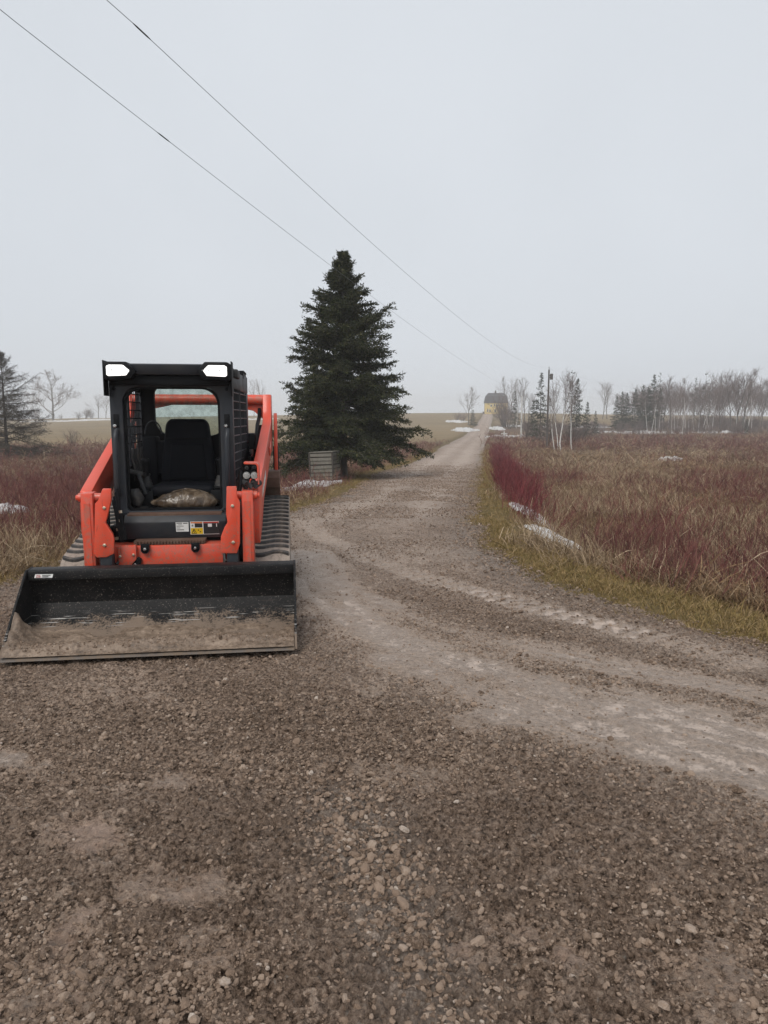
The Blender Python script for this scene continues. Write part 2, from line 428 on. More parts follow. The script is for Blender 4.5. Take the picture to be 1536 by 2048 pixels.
t = NT('birch_bark'); p = t.tc(); mp = t.new('ShaderNodeMapping'); mp.inputs['Scale'].default_value = (2, 2, 9); t.link(p, mp.inputs['Vector'])
n = t.noise(mp.outputs[0], 1.2, 4, .7)
t.col(t.ramp(n, [(.33, (.12, .11, .10)), (.42, (.55, .53, .50)), (.7, (.74, .72, .69))])); t.rough(.8)
M['birch'] = t.m
t = NT('old_snow'); p = t.pos(); n = t.noise(p, 7, 5, .65)
t.col(t.ramp(n, [(.3, (.38, .355, .335)), (.5, (.52, .51, .50)), (.65, (.60, .60, .60))])); t.rough(.75); t.bump(n, .5, .05)
t.b.inputs['Subsurface Weight'].default_value = .0
M['snow'] = t.m
M['wood'] = simple('weathered_wood', (.165, .15, .125), .85, var=.3, scale=9, dirt=(.10, .105, .07), dlo=.5, dhi=.75, bump=.3)
M['wooddark'] = simple('dark_wood', (.06, .05, .042), .9, var=.3, bump=.3)
M['wire'] = simple('wire_metal', (.11, .11, .115), .6, .0, var=.05)
M['siding'] = simple('yellow_siding', (.62, .47, .17), .7, var=.06)
M['shingle'] = simple('dark_shingles', (.05, .05, .055), .85, var=.15)
M['window'] = simple('dark_window', (.025, .03, .035), .15, var=.1)
M['pole'] = simple('pole_wood', (.085, .075, .068), .9, var=.2)
M['paleplastic'] = simple('pale_pole', (.55, .54, .52), .7, var=.1)

# ------------------------------------------------------------------ the ground sheet
def grade(lo, hi, mid, n, k):
    s = np.linspace(-1, 1, n); g = np.sinh(k * s) / np.sinh(k)
    return np.where(g < 0, mid + g * (mid - lo), mid + g * (hi - mid))
def make_ground():
    xs = grade(-470, 470, 0, 361, 5.8); ys = grade(-60, 740, 6, 381, 5.2)
    X, Y = np.meshgrid(xs, ys)
    x, y = X.ravel(), Y.ravel()
    z = terrain(x, y)
    d_in = np.minimum(x - road_left(y), road_right(y) - x)
    z = z - .16 * smooth(.15, .9, d_in)
    z = z + (fbm(x * .9, y * .9, 3, 11) - .5) * .12 * smooth(.3, 1.6, -d_in)
    nx = len(xs)
    i = np.arange(len(ys) - 1)[:, None] * nx + np.arange(nx - 1)[None, :]
    f = np.stack([i, i + 1, i + nx + 1, i + nx], -1).reshape(-1, 4)
    me = mesh_np('ground', np.stack([x, y, z], 1), f)
    rc = (road_left(y) + road_right(y)) / 2
    st = smooth(70, 100, y + 14 * (fbm(x * .03, y * .03, 2, 5) - .5)) * (1 - smooth(-6, 2, x - rc))
    attr(me, 'stubble', np.maximum(st, smooth(205, 225, y)))
    attr(me, 'verge', 1 - smooth(.7, 1.6, -d_in + (fbm(x, y, 2, 8) - .5) * .6))
    return tag(obj('ground', me, M['soil']), kind='structure')
make_ground()

# ------------------------------------------------------------------ the gravel lane
def gpt(px, py, z=0.0):
    d = ray(px, py); k = (z - CAM_H) / d[2]; return d[0] * k, d[1] * k
def poly_dist(x, y, pts):
    best = np.full(x.shape, 1e9); along = np.zeros(x.shape); acc = 0
    for (ax, ay), (bx, by) in zip(pts[:-1], pts[1:]):
        L = math.hypot(bx - ax, by - ay); ux, uy = (bx - ax) / L, (by - ay) / L
        tt = np.clip((x - ax) * ux + (y - ay) * uy, 0, L)
        dd = np.hypot(x - ax - ux * tt, y - ay - uy * tt)
        m = dd < best; best = np.where(m, dd, best); along = np.where(m, acc + tt, along); acc += L
    return best, along
def path(*pp): return [gpt(a, b) for a, b in pp]
BANDS = [  # pixel path read off the photograph, half width in metres, strength
    (path((1700, 1545), (1536, 1490), (1300, 1428), (1080, 1370), (880, 1315), (730, 1255), (650, 1180), (620, 1100)), .30, .75),
    (path((1700, 1640), (1480, 1545), (1300, 1490), (1120, 1435), (950, 1380), (780, 1320)), .22, .70),
    (path((1700, 1430), (1450, 1372), (1250, 1335), (1020, 1290), (850, 1240), (700, 1170)), .16, .6),
]
TREAD = path((1480, 1322), (1340, 1282), (1230, 1252), (1110, 1222), (980, 1185), (850, 1150), (740, 1110), (650, 1065), (610, 1030))
TREAD2 = path((1700, 1500), (1400, 1410), (1200, 1365), (1000, 1310))
SPOTS = [(180, 1672, .17, .10, .66, 1), (150, 1900, .13, .20, .68, 1), (345, 1568, .22, .12, .62, .2), (912, 1905, .06, .07, .8, 1), (1130, 1928, .05, .05, .7, 1),
         (1025, 1430, .22, .16, .8, 0), (15, 1515, .25, .16, .75, 0), (330, 1775, .30, .12, .55, .5), (960, 1445, .2, .12, .6, 0), (820, 1550, .25, .15, .5, 0),
         (1450, 1950, .2, .16, .5, .2), (60, 1990, .2, .12, .5, .2), (250, 1390, .3, .2, .45, 0), (1010, 1880, .15, .1, .45, .6), (430, 1930, .1, .1, .5, .4), (600, 1190, .3, .35, .5, 0)]
GREY = path((900, 2150), (850, 2000), (800, 1880), (760, 1790), (720, 1680), (690, 1610))

def road_fields(x, y):
    rl, rr = road_left(y), road_right(y)
    wob = (fbm(x * 2.2, y * 2.2, 3, 21) - .5) * .35 + (fbm(x * 9, y * 9, 2, 25) - .5) * .12
    d_in = np.minimum(x - rl, rr - x) + wob
    slick = np.zeros_like(x); pink = np.zeros_like(x); bars = np.zeros_like(x)
    big = fbm(x * 1.3, y * 1.3, 4, 31)
    for pts, w, s in BANDS:
        d, a = poly_dist(x, y, pts)
        slick = np.maximum(slick, s * np.exp(-(d / w) ** 2) * (.55 + .9 * fbm(x * 3, y * 3, 3, 41)))
    pale = np.zeros_like(x)
    for pts, w, s in BANDS:
        d, a = poly_dist(x, y, pts)
        st = fbm(a * 1.1 + 7 * w, d * 9 + fbm(a * 2, d * 2, 2, 3) * 1.5, 4, 44)
        pale = np.maximum(pale, 1.25 * s * np.exp(-(d / (w * 2.1)) ** 2) * (.45 + st))
        slick = np.maximum(slick, s * 1.3 * np.exp(-(d / (w * 1.3)) ** 2) * smooth(.40, .68, st))
    d, a = poly_dist(x, y, TREAD)
    pale = np.maximum(pale, .8 * np.exp(-(d / .35) ** 2))
    onb = np.exp(-(np.clip(np.abs(d) - .12, 0, 9) / .07) ** 2)
    bar = .5 + .5 * np.sin(a * 2 * np.pi / .155 + 2.2 * np.sin(d * 18))
    wet = smooth(.5, .9, a) * (1 - smooth(2.3, 2.9, a))
    slick = np.maximum(slick, onb * (.36 + (.44 + .4 * wet) * bar))
    brk = smooth(.30, .52, fbm(a * 1.6, d * 5, 3, 49)); slick = slick * (1 - .35 * onb * (1 - brk)); bars = np.maximum(bars, onb * bar * brk)
    d2, a2 = poly_dist(x, y, TREAD2)
    bars = np.maximum(bars, .35 * np.exp(-(d2 / .18) ** 2) * (.5 + .5 * np.sin(a2 * 2 * np.pi / .16)))
    for px, py, rx, ry, s, pk in SPOTS:
        cx, cy = gpt(px, py)
        q_ = np.sqrt(((x - cx) / rx) ** 2 + ((y - cy) / ry) ** 2); e = smooth(1.5, .35, q_ + (fbm(x * 5 + px, y * 5, 4, 43, .6) - .5) * 2.2)
        e = e * (.45 + .8 * fbm(x * 6, y * 6, 3, 47))
        slick = np.maximum(slick, s * e); pink = np.maximum(pink, pk * np.clip(e * 1.2, 0, 1))
    # wheel lanes running away along the straight
    c = (rl + rr) / 2; hw = (rr - rl) / 2; u = (x - c) / np.maximum(hw, .5)
    lanes = np.exp(-((np.abs(u) - .40) / .24) ** 2)
    farm = smooth(8, 13, y)
    pale = np.maximum(pale, farm * (.50 + .45 * lanes) * (.45 + fbm(x * .8, y * .25, 3, 55)) * (1 - .35 * smooth(40, 120, y)))
    pale = np.maximum(pale, (.50 * smooth(5.0, 8, y) + .12) * (1 - farm) * (.6 + .8 * fbm(x * .7, y * .7, 3, 57)))
    slick = np.maximum(slick, farm * (.20 + .42 * lanes) * (.55 + .9 * fbm(x * 1.2, y * .35, 3, 53)) * .8 * (1 - .5 * smooth(40, 120, y)))
    slick = np.maximum(slick, smooth(.56, .74, big) * .42)
    d, a = poly_dist(x, y, GREY)
    grey = np.exp(-((d + (big - .5) * .25) / .16) ** 2) * .9
    grey = np.maximum(grey, (1 - smooth(.1, .75, d_in)) * .9 * smooth(5, 8, y))
    grey = np.maximum(grey, farm * .28)
    slick = slick * (1 - .8 * grey * smooth(0, .3, grey))
    slick = slick * smooth(-.05, .35, d_in)
    return d_in, slick, pink, grey, bars, big, pale

def make_road():
    yr = [np.linspace(-16, .9, 60)]
    y = 1.0; r = []
    while y < 12: r.append(y); y *= 1.0042
    while y < 345: r.append(y); y *= 1.0115
    ys = np.concatenate([yr[0], r])
    s = np.linspace(-1, 1, 680); u = .5 * s + .5 * s ** 3
    w = np.where(ys < 60, 1.0 * (np.maximum(ys, -1) + 5.0), 65 + (ys - 60) * .9)
    X = u[None, :] * w[:, None]; Y = np.repeat(ys[:, None], len(s), 1)
    # far away the columns gather round the lane
    cen = (road_left(ys) + road_right(ys)) / 2
    k = smooth(10, 25, ys)
    Xn = cen[:, None] + u[None, :] * 8.0
    X = X * (1 - k[:, None]) + Xn * k[:, None]
    x, y = X.ravel(), Y.ravel()
    d_in, slick, pink, grey, bars, big, pale = road_fields(x, y)
    z = terrain(x, y) + .03
    step = np.maximum(.0042 * y, .006)
    rough = 1 - .82 * smooth(.35, .65, slick + (fbm(x * 14, y * 14, 2, 61) - .5) * .5)
    near = 1 - smooth(10, 22, y)
    cl = np.abs(fbm(x * 13, y * 13, 2, 71) - .5) * 2
    cl2 = 1 - np.abs(fbm(x * 30, y * 30, 2, 73) - .5) * 2
    cl3 = fbm(x * 62, y * 62, 2, 75)
    micro = (-.020 * (1 - cl) + .034 * (cl2 - .6) + .028 * (cl3 - .5) * (1 - smooth(3, 6, y))) * rough
    micro = micro + (big - .5) * .045 - .012 * slick * near
    micro = micro - .016 * bars * near
    z = z + micro * (1 - .7 * smooth(20, 60, y))
    z = z - smooth(-.02, -.45, d_in) * .22 - smooth(.25, -.1, d_in) * .015
    nx = len(s)
    i = np.arange(len(ys) - 1)[:, None] * nx + np.arange(nx - 1)[None, :]
    f = np.stack([i, i + 1, i + nx + 1, i + nx], -1).reshape(-1, 4)
    keep = (d_in[f].max(1) > -.5) & (np.abs(x[f]).min(1) < 60)
    f = f[keep]
    used = np.zeros(len(x), bool); used[f.ravel()] = True
    idx = np.cumsum(used) - 1
    me = mesh_np('gravel_road', np.stack([x, y, z], 1)[used], idx[f])
    attr(me, 'slick', slick[used]); attr(me, 'grey', grey[used]); attr(me, 'pink', pink[used]); attr(me, 'pale', np.clip(pale[used], 0, 1.2))
    return tag(obj('gravel_road', me, M['road']), kind='structure')
road = make_road()

# ------------------------------------------------------------------ scatter helper (one object of uncountable stuff)
def source(name, me, mat):
    o = bpy.data.objects.new(name, me)
    if len(me.materials) == 0: me.materials.append(mat)
    return o
def scatter(name, pts, scale, rot, which, sources, parent=None):
    me = bpy.data.meshes.new(name)
    n = len(pts)
    me.vertices.add(n); me.vertices.foreach_set('co', np.asarray(pts, np.float32).ravel())
    a = me.attributes.new('sc', 'FLOAT_VECTOR', 'POINT'); a.data.foreach_set('vector', np.asarray(scale, np.float32).ravel())
    a = me.attributes.new('ro', 'FLOAT_VECTOR', 'POINT'); a.data.foreach_set('vector', np.asarray(rot, np.float32).ravel())
    a = me.attributes.new('wh', 'INT', 'POINT'); a.data.foreach_set('value', np.asarray(which, np.int32))
    o = obj(name, me, None, parent)
    g = bpy.data.node_groups.new(name, 'GeometryNodeTree')
    g.interface.new_socket('Geometry', in_out='INPUT', socket_type='NodeSocketGeometry')
    g.interface.new_socket('Geometry', in_out='OUTPUT', socket_type='NodeSocketGeometry')
    N, L = g.nodes, g.links
    gi = N.new('NodeGroupInput'); go = N.new('NodeGroupOutput'); jn = N.new('GeometryNodeJoinGeometry')
    def na(nm, ty):
        q = N.new('GeometryNodeInputNamedAttribute'); q.data_type = ty; q.inputs['Name'].default_value = nm; return q.outputs['Attribute']
    sc, ro, wh = na('sc', 'FLOAT_VECTOR'), na('ro', 'FLOAT_VECTOR'), na('wh', 'INT')
    e2r = N.new('FunctionNodeEulerToRotation'); L.new(ro, e2r.inputs[0])
    for k, so in enumerate(sources):
        ip = N.new('GeometryNodeInstanceOnPoints'); oi = N.new('GeometryNodeObjectInfo'); oi.inputs['Object'].default_value = so
        cm = N.new('FunctionNodeCompare'); cm.data_type = 'INT'; cm.operation = 'EQUAL'
        ins = [q for q in cm.inputs if q.type == 'INT']
        L.new(wh, ins[0]); ins[1].default_value = k
        L.new(gi.outputs[0], ip.inputs['Points']); L.new(cm.outputs[0], ip.inputs['Selection']); L.new(oi.outputs['Geometry'], ip.inputs['Instance'])
        L.new(e2r.outputs[0], ip.inputs['Rotation']); L.new(sc, ip.inputs['Scale']); L.new(ip.outputs[0], jn.inputs[0])
    L.new(jn.outputs[0], go.inputs[0])
    md = o.modifiers.new('scatter', 'NODES'); md.node_group = g
    return o

# ------------------------------------------------------------------ gravel
def stone_mesh(seed, sub=1):
    r = np.random.default_rng(seed)
    bm = bmesh.new(); bmesh.ops.create_icosphere(bm, subdivisions=sub, radius=1)
    dirs = r.normal(size=(9, 3)); dirs /= np.linalg.norm(dirs, axis=1)[:, None]; offs = r.uniform(.62, .95, 9)
    sc = np.array([r.uniform(.9, 1.25), r.uniform(.75, 1.0), r.uniform(.55, .8)])
    for v in bm.verts:
        p = np.array(v.co)
        for d, o in zip(dirs, offs):
            q = p @ d
            if q > o: p = p - d * (q - o)
        v.co = p * sc + r.normal(size=3) * .03
    me = bpy.data.meshes.new('stone'); bm.to_mesh(me); bm.free()
    me.polygons.foreach_set('use_smooth', np.zeros(len(me.polygons), bool))
    me.materials.append(M['stone'])
    return me
STONES = [stone_mesh(100 + i, 2 if i < 3 else 1) for i in range(8)]
def make_gravel():
    n = 470000
    y = np.exp(rng.uniform(0, 1, n) ** .92 * math.log(48 / 1.35) + math.log(1.35)); x = np.where(y < 12, rng.uniform(-.78, .78, n) * (y + .5), road_left(y) + rng.uniform(-.05, 1.05, n) * (road_right(y) - road_left(y)))
    d_in, slick, pink, grey, bars, big, pale = road_fields(x, y)
    dens = np.clip(.60 + 1.5 * (fbm(x * 1.2, y * 1.2, 4, 81) - .5) * 2 + grey * .5, .16, 1) * (1 - .93 * smooth(.33, .58, slick)) * (1 - .75 * smooth(10, 12, y)) * (1 - smooth(30, 48, y))
    keep = (rng.uniform(size=n) < dens) & (d_in > -.12)
    x, y, grey, slick = x[keep], y[keep], grey[keep], slick[keep]
    n = len(x)
    r = np.exp(rng.normal(math.log(.0044), .47, n)) * (1 + .45 * grey) * (1 + .045 * y)
    r = np.clip(r, .0025, .024)
    ex, ey = [], []
    z = road_height(x, y)
    z = z + r * rng.uniform(-.4, .3, n)
    sc = r[:, None] * rng.uniform(.8, 1.2, (n, 3))
    rot = np.stack([rng.uniform(-.5, .5, n), rng.uniform(-.5, .5, n), rng.uniform(0, 6.28, n)], 1)
    wh = rng.integers(0, 8, n)
    # the ones that show largest: objects of their own
    app = r / np.hypot(y, CAM_H) * (np.abs(x) < .62 * y + .2) * (y > 1.55)
    order = np.argsort(-app); top = order[:300]; rest = order[300:]
    for i in top:
        o = bpy.data.objects.new('stone', STONES[wh[i]]); COL.objects.link(o); o.parent = road
        o.location = (x[i], y[i], z[i] + r[i] * .1); o.scale = sc[i]; o.rotation_euler = rot[i]
    srcs = [source('stone_source', m, M['stone']) for m in STONES]
    g = scatter('gravel', np.stack([x, y, z], 1)[rest], sc[rest], rot[rest], wh[rest], srcs, road)
    tag(g, kind='stuff')
def road_height(x, y):
    # nearest row/column lookup on the built lane mesh
    me = road.data; co = np.empty(len(me.vertices) * 3, np.float32); me.vertices.foreach_get('co', co); co = co.reshape(-1, 3)
    m = co[:, 1] < 30; co = co[m]
    key = 0.02
    gx = np.round(co[:, 0] / key).astype(np.int64); gy = np.round(co[:, 1] / key).astype(np.int64)
    hsh = (gx + 5000) * 20000 + (gy + 5000)
    o = np.argsort(hsh); hs = hsh[o]; zz = co[o, 2]
    q = (np.round(x / key).astype(np.int64) + 5000) * 20000 + (np.round(y / key).astype(np.int64) + 5000)
    i = np.clip(np.searchsorted(hs, q), 0, len(hs) - 1)
    hit = hs[i] == q
    return np.where(hit, zz[i], terrain(x, y) + .03 + (fbm(x * 1.3, y * 1.3, 4, 31) - .5) * .045)
make_gravel()

# ------------------------------------------------------------------ the compact track loader (local x right, y back, z up; origin under the cutting edge)
LO = empty('compact_track_loader', (-1.542, 4.457, .028), R(7.5))
tag(LO, 'orange and black compact track loader with lit roof lamps parked on the gravel lane', 'track loader')
def rounded(x0, x1, z0, z1, r_top, r_bot, n=6):
    pts = []
    for cx, cz, a0, r in ((x1 - r_top, z1 - r_top, 0, r_top), (x0 + r_top, z1 - r_top, 90, r_top), (x0 + r_bot, z0 + r_bot, 180, r_bot), (x1 - r_bot, z0 + r_bot, 270, r_bot)):
        for k in range(n + 1):
            a = R(a0 + 90 * k / n); pts.append((cx + r * math.cos(a), cz + r * math.sin(a)))
    return pts
def square_like(x0, x1, z0, z1, n=6, r=.02):
    return rounded(x0, x1, z0, z1, r, r, n)
def bolt(parent, x, y, z, r=.012, mat='bolt', d=.012):
    b = MB(); b.tube([(x, y + .002, z), (x, y - d * .6, z), (x, y - d, z)], [r, r, r * .6], 6)
    return b.build('bolt', M[mat], parent, angle=25)

def build_loader():
    # ---- bucket
    inn = [(.05, .034), (.30, .044), (.44, .062), (.53, .10), (.60, .152), (.655, .225), (.650, .30), (.600, .43)]
    out = [(.70, .43), (.70, .30), (.685, .205), (.62, .12), (.54, .07), (.44, .03), (.30, .012), (.05, .010)]
    b = MB(); b.prism_x(inn + out, -.945, .945)
    BK = b.build('bucket', M['bucket'], LO, angle=20)
    tag(BK, 'wide black bucket caked with mud')
    side = [(.02, .006), (.45, .010), (.60, .06), (.71, .2), (.715, .487), (.585, .487), (.32, .27), (.10, .08)]
    for s in (-1, 1):
        b = MB(); b.prism_x(side, s * .945, s * .962); b.build('side_plate', M['bucket'], BK, bevel=.003, seg=1)
    b = MB(); b.prism_x([(.572, .414), (.690, .414), (.700, .43), (.700, .486), (.60, .486), (.580, .478)], -.9445, .9445); b.build('top_lip', M['bucket'], BK, bevel=.004)
    b = MB(); b.prism_x([(-.012, .010), (.19, .002), (.19, .034), (.004, .024)], -.9448, .9448); b.build('cutting_edge', M['edge'], BK, bevel=.003, seg=1)
    # mud lying in the bucket
    nx, ny = 260, 66
    u, w = np.meshgrid(np.linspace(-.94, .94, nx), np.linspace(.004, .60, ny))
    fl = np.interp(w, [-.1] + [p[0] for p in inn], [.031] + [p[1] for p in inn]) + .002
    th = fbm(u * 3, w * 9, 4, 5) - .42
    ridge = np.exp(-((w - (.10 + .07 * (u + 1) / 2 + (fbm(u * 4, u * 0, 3, 3) - .5) * .05)) / .045) ** 2)
    clod = (1 - np.abs(fbm(u * 30, w * 30, 3, 9) - .5) * 2)
    h = .05 * np.clip(th, -.3, .4) + .020 * (clod - .35) * (.25 + ridge) + .020 * ridge + .003; h = np.clip(h, -.004, 1) * smooth(0, .05, w)
    h = h * (1 - smooth(.30, .56, w)) - .02 * smooth(.34, .58, w + (fbm(u * 5, w * 5, 4, 15, .65) - .5) * .42)
    left = np.exp(-(((u + .95) / .09) ** 2 + ((w - .30) / .15) ** 2)); h = h + .17 * left * (.5 + fbm(u * 12, w * 12, 3, 17))
    z = fl + h
    i = np.arange(ny - 1)[:, None] * nx + np.arange(nx - 1)[None, :]
    f = np.stack([i, i + 1, i + nx + 1, i + nx], -1).reshape(-1, 4)
    o = obj('mud', mesh_np('mud', np.stack([u.ravel(), w.ravel(), z.ravel()], 1), f), M['mud'], BK); tag(o, 'brown mud smeared over the bucket floor')
    # clods on that mud
    nc = 900; cu_ = rng.uniform(-.92, .93, nc); cw = np.clip(np.where(rng.uniform(size=nc) < .75, .10 + .07 * (cu_ + 1) / 2 + rng.normal(0, .04, nc), rng.uniform(.03, .42, nc)), .02, .5)
    iu = np.clip(np.round((cu_ + .94) / 1.88 * (nx - 1)).astype(int), 0, nx - 1); iw = np.clip(np.round((cw - .004) / .596 * (ny - 1)).astype(int), 0, ny - 1)
    cz_ = z[iw, iu]; cr_ = np.exp(rng.normal(math.log(.0055), .4, nc))
    so_ = [source('clod_source', q, M['stone']) for q in STONES[3:]]
    g_ = scatter('mud_clods', np.stack([cu_, cw, cz_], 1), cr_[:, None] * np.ones((1, 3)), rng.uniform(0, 6, (nc, 3)), rng.integers(0, 5, nc), so_, BK); tag(g_, kind='stuff')
    # sticker on the lip
    dc = MB().add([(-.898, .5735, .432), (-.775, .5735, .430), (-.768, .577, .456), (-.890, .577, .458)], [(0, 1, 2, 3)]).build('sticker', M['white'], BK)
    def text(s, x, y, z, size, mat, parent, rx=R(90), rz=0, name='lettering'):
        cu = bpy.data.curves.new(name, 'FONT'); cu.body = s; cu.size = size; cu.extrude = .0004
        o0 = bpy.data.objects.new(name, cu); COL.objects.link(o0)
        dg = bpy.context.evaluated_depsgraph_get(); me = bpy.data.meshes.new_from_object(o0.evaluated_get(dg))
        bpy.data.objects.remove(o0); me.materials.clear(); me.materials.append(M[mat])
        o = obj(name, me, M[mat], parent); o.location = (x, y, z); o.rotation_euler = (rx, 0, rz); return o
    text('ZB', -.886, .571, .435, .027, 'red', BK)
    MB().box(-.842, -.785, .5705, .572, .448, .4525).box(-.842, -.800, .5695, .571, .437, .4415).build('lettering', M['ink'], BK)

    # ---- quick-hitch plates, legs, arms
    QL = [(-.469, 1.041), (-.407, 1.04), (-.412, .945), (-.443, .831), (-.46, .782), (-.413, .696), (-.404, .658), (-.41, .542), (-.466, .516), (-.539, .514), (-.556, .545), (-.529, .928), (-.502, .958)]
    QR = [(.446, 1.047), (.521, 1.046), (.523, .969), (.544, .922), (.535, .596), (.51, .521), (.396, .524), (.385, .548), (.392, .659), (.421, .729), (.445, .767), (.436, .834)]
    for prof, bl in ((QL, [(-.462, .895), (-.474, .610)]), (QR, [(.487, .895), (.484, .610)])):
        b = MB(); b.prism_y(prof, .85, .885); q = b.build('hitch_plate', M['orange'], LO, bevel=.006)
        for x, z in bl: bolt(q, x, .85, z, .014)
    for s in (-1, 1):
        ax = lambda y: s * np.interp(y, [.8, 1.2, 2.7, 3.2], [.585, .60, .655, .66])
        bx = lambda y: s * np.interp(y, [.8, 1.2, 2.7, 3.2], [.675, .69, .742, .75])
        prof = [(1.02, 1.005), (1.16, 1.05), (2.72, 1.535), (2.82, 1.64), (2.87, 1.81), (3.02, 1.81), (3.06, 1.55), (2.98, 1.22), (2.60, 1.20), (1.55, .86), (1.28, .66), (1.05, .56), (1.0, .70)]
        b = MB(); b.prism_x(prof, ax, bx); A = b.build('lift_arm', M['orange'], LO, bevel=.010)
        # raised weld rib and pale lettering on the outer side
        b = MB(); b.prism_x([(2.3, 1.28), (2.5, 1.34), (2.52, 1.27), (2.32, 1.20)], lambda y: bx(y) + s * .001, lambda y: bx(y) + s * .012); b.build('bracket', M['orange'], A, bevel=.004)
        mk = MB()
        for k in range(6):
            y0 = 1.36 + k * .075; z0 = .90 + k * .0235
            mk.prism_x([(y0, z0), (y0 + .05, z0 + .015), (y0 + .05, z0 + .085), (y0, z0 + .07)], lambda y: bx(y) + s * .001, lambda y: bx(y) + s * .002)
        mk.build('lettering', M['white'], A)
        b = MB(); b.box(min(s * .553, s * .642), max(s * .553, s * .642), .885, 1.03, .36, 1.005); lg = b.build('arm_leg', M['orange'], LO, bevel=.012)
        b = MB(); b.box(min(s * .575, s * .62), max(s * .575, s * .62), .8795, .8835, .42, .93); b.build('leg_face', M['orange'], lg, bevel=.0015, seg=1)
        b = MB(); b.tube([(s * .50, .955, .965), (s * .672, .955, .965)], .034, 14); b.tube([(s * .672, .955, .965), (s * .69, .955, .965)], .022, 10); b.build('pivot_pin', M['orange'], LO)
        b = MB(); b.box(min(s * .43, s * .52), max(s * .43, s * .52), .87, .96, .30, .53); b.build('hitch_arm', M['frame'], LO, bevel=.008)
        # tilt cylinder between leg and cab
        b = MB(); b.tube([(s * .505, 1.04, .62), (s * .53, 1.18, .95)], .028, 10); c = b.build('tilt_cylinder', M['black'], LO)
        b = MB(); b.tube([(s * .53, 1.18, .95), (s * .535, 1.20, 1.0)], .017, 10); b.build('rod', M['steel'], c)
        # lift cylinder inside the arm
        b = MB(); b.tube([(s * .60, 2.28, 1.12), (s * .635, 2.80, 1.47)], .034, 12); b.tube([(s * .622, 2.62, 1.35), (s * .624, 2.65, 1.37)], .044, 12); c = b.build('lift_cylinder', M['black'], LO)
        b = MB(); b.tube([(s * .575, 1.95, .90), (s * .60, 2.30, 1.13)], .020, 10); b.build('rod', M['steel'], c)
        b = MB(); b.tube([(s * .612, 2.44, 1.23), (s * .614, 2.47, 1.25)], .040, 12); b.build('band', M['steel'], c)
        # hoses
        b = MB()
        b.tube([(s * .60, 2.3, 1.25), (s * .61, 2.6, 1.50), (s * .62, 2.85, 1.58), (s * .62, 2.92, 1.66)], .020, 8); b.build('hose', M['black'], LO)
        b = MB(); b.tube([(s * .56, 2.2, .95), (s * .565, 2.22, 1.28)], .018, 8); h = b.build('hose', M['black'], LO)
        b = MB(); b.tube([(s * .565, 2.21, 1.20), (s * .565, 2.215, 1.27)], .021, 8); b.build('fitting', M['steel'], h)
        # rear link
        b = MB(); b.prism_x([(2.92, 1.62), (3.0, 1.60), (3.04, 1.40), (2.98, 1.20), (2.99, .95), (2.93, .85), (2.86, 1.18), (2.88, 1.45)], s * .765, s * .80); b.build('rear_link', M['orange'], LO, bevel=.006)
        b = MB(); b.prism_x([(2.93, 1.27), (3.06, 1.27), (3.10, .93), (2.95, .93)], s * .752, s * .81); b.build('rear_guard', M['black'], LO, bevel=.008)
        b = MB(); b.prism_x([(2.62, .96), (2.70, 1.02), (2.98, 1.02), (2.98, .60), (2.88, .60), (2.86, .84), (2.74, .90), (2.62, .86)], s * .60, s * .82); b.build('rear_fender', M['rusty'], LO, bevel=.006)
    b = MB(); b.tube([(-.66, 2.93, 1.755), (.66, 2.93, 1.755)], .055, 18); ct = b.build('cross_tube', M['orange'], LO)
    for s in (-1, 1):
        b = MB(); b.prism_y([(s * .66, 1.73), (s * .66, 1.55), (s * .56, 1.64), (s * .28, 1.70), (s * .28, 1.73)], 2.93, 2.96); b.build('gusset', M['orange'], ct, bevel=.004, seg=1)

    # ---- undercarriage: one rubber track a side
    circ = [((1.24, .262), .225), ((2.72, .515), .235), ((2.86, .27), .235)]
    def belt_path(r_add):
        pts = []
        def tangent(c0, r0, c1, r1, side):
            dx, dy = c1[0] - c0[0], c1[1] - c0[1]; L = math.hypot(dx, dy); a = math.atan2(dy, dx); off = math.acos((r0 - r1) / L)
            return a + side * off
        order = [0, 1, 2]  # front idler, drive sprocket, rear idler: over the top then down and forward
        arcs = []
        for k in range(3):
            c0, r0 = circ[order[k]]; c1, r1 = circ[order[(k + 1) % 3]]
            arcs.append(tangent(c0, r0, c1, r1, 1))
        for k in range(3):
            (cx, cy), r = circ[order[k]]; a0 = arcs[k - 1]; a1 = arcs[k]
            while a1 > a0: a1 -= 2 * math.pi
            n = max(2, int((a0 - a1) / R(10)))
            for j in range(n + 1):
                a = a0 + (a1 - a0) * j / n; pts.append((cx + (r + r_add) * math.cos(a), cy + (r + r_add) * math.sin(a)))
        return pts
    outp = belt_path(0.0); inp = belt_path(-.022)
    P = np.array(outp + [outp[0]]); seg = np.hypot(*np.diff(P, axis=0).T); cum = np.concatenate([[0], np.cumsum(seg)]); total = cum[-1]
    # wavy lug mesh, shared
    lw = MB()
    nn = 9
    xs = np.linspace(-.165, .165, nn); wav = .022 * np.sin(xs / .165 * math.pi * 1.15)
    v = []; f = []
    for k in range(nn):
        for (dy, dz) in ((-.020, -.004), (-.013, .018), (.013, .018), (.020, -.004)): v.append((xs[k], wav[k] + dy, dz))
    for k in range(nn - 1):
        for j in range(3): f.append((4 * k + j, 4 * k + j + 1, 4 * k + j + 5, 4 * k + j + 4))
    f += [(0, 1, 2, 3), tuple(4 * (nn - 1) + j for j in (3, 2, 1, 0))]
    lw.add(v, f)
    lug0 = lw.build('tread_lug', M['lug'], None, angle=30); lme = lug0.data; bpy.data.objects.remove(lug0)
    NL = int(total / .118)
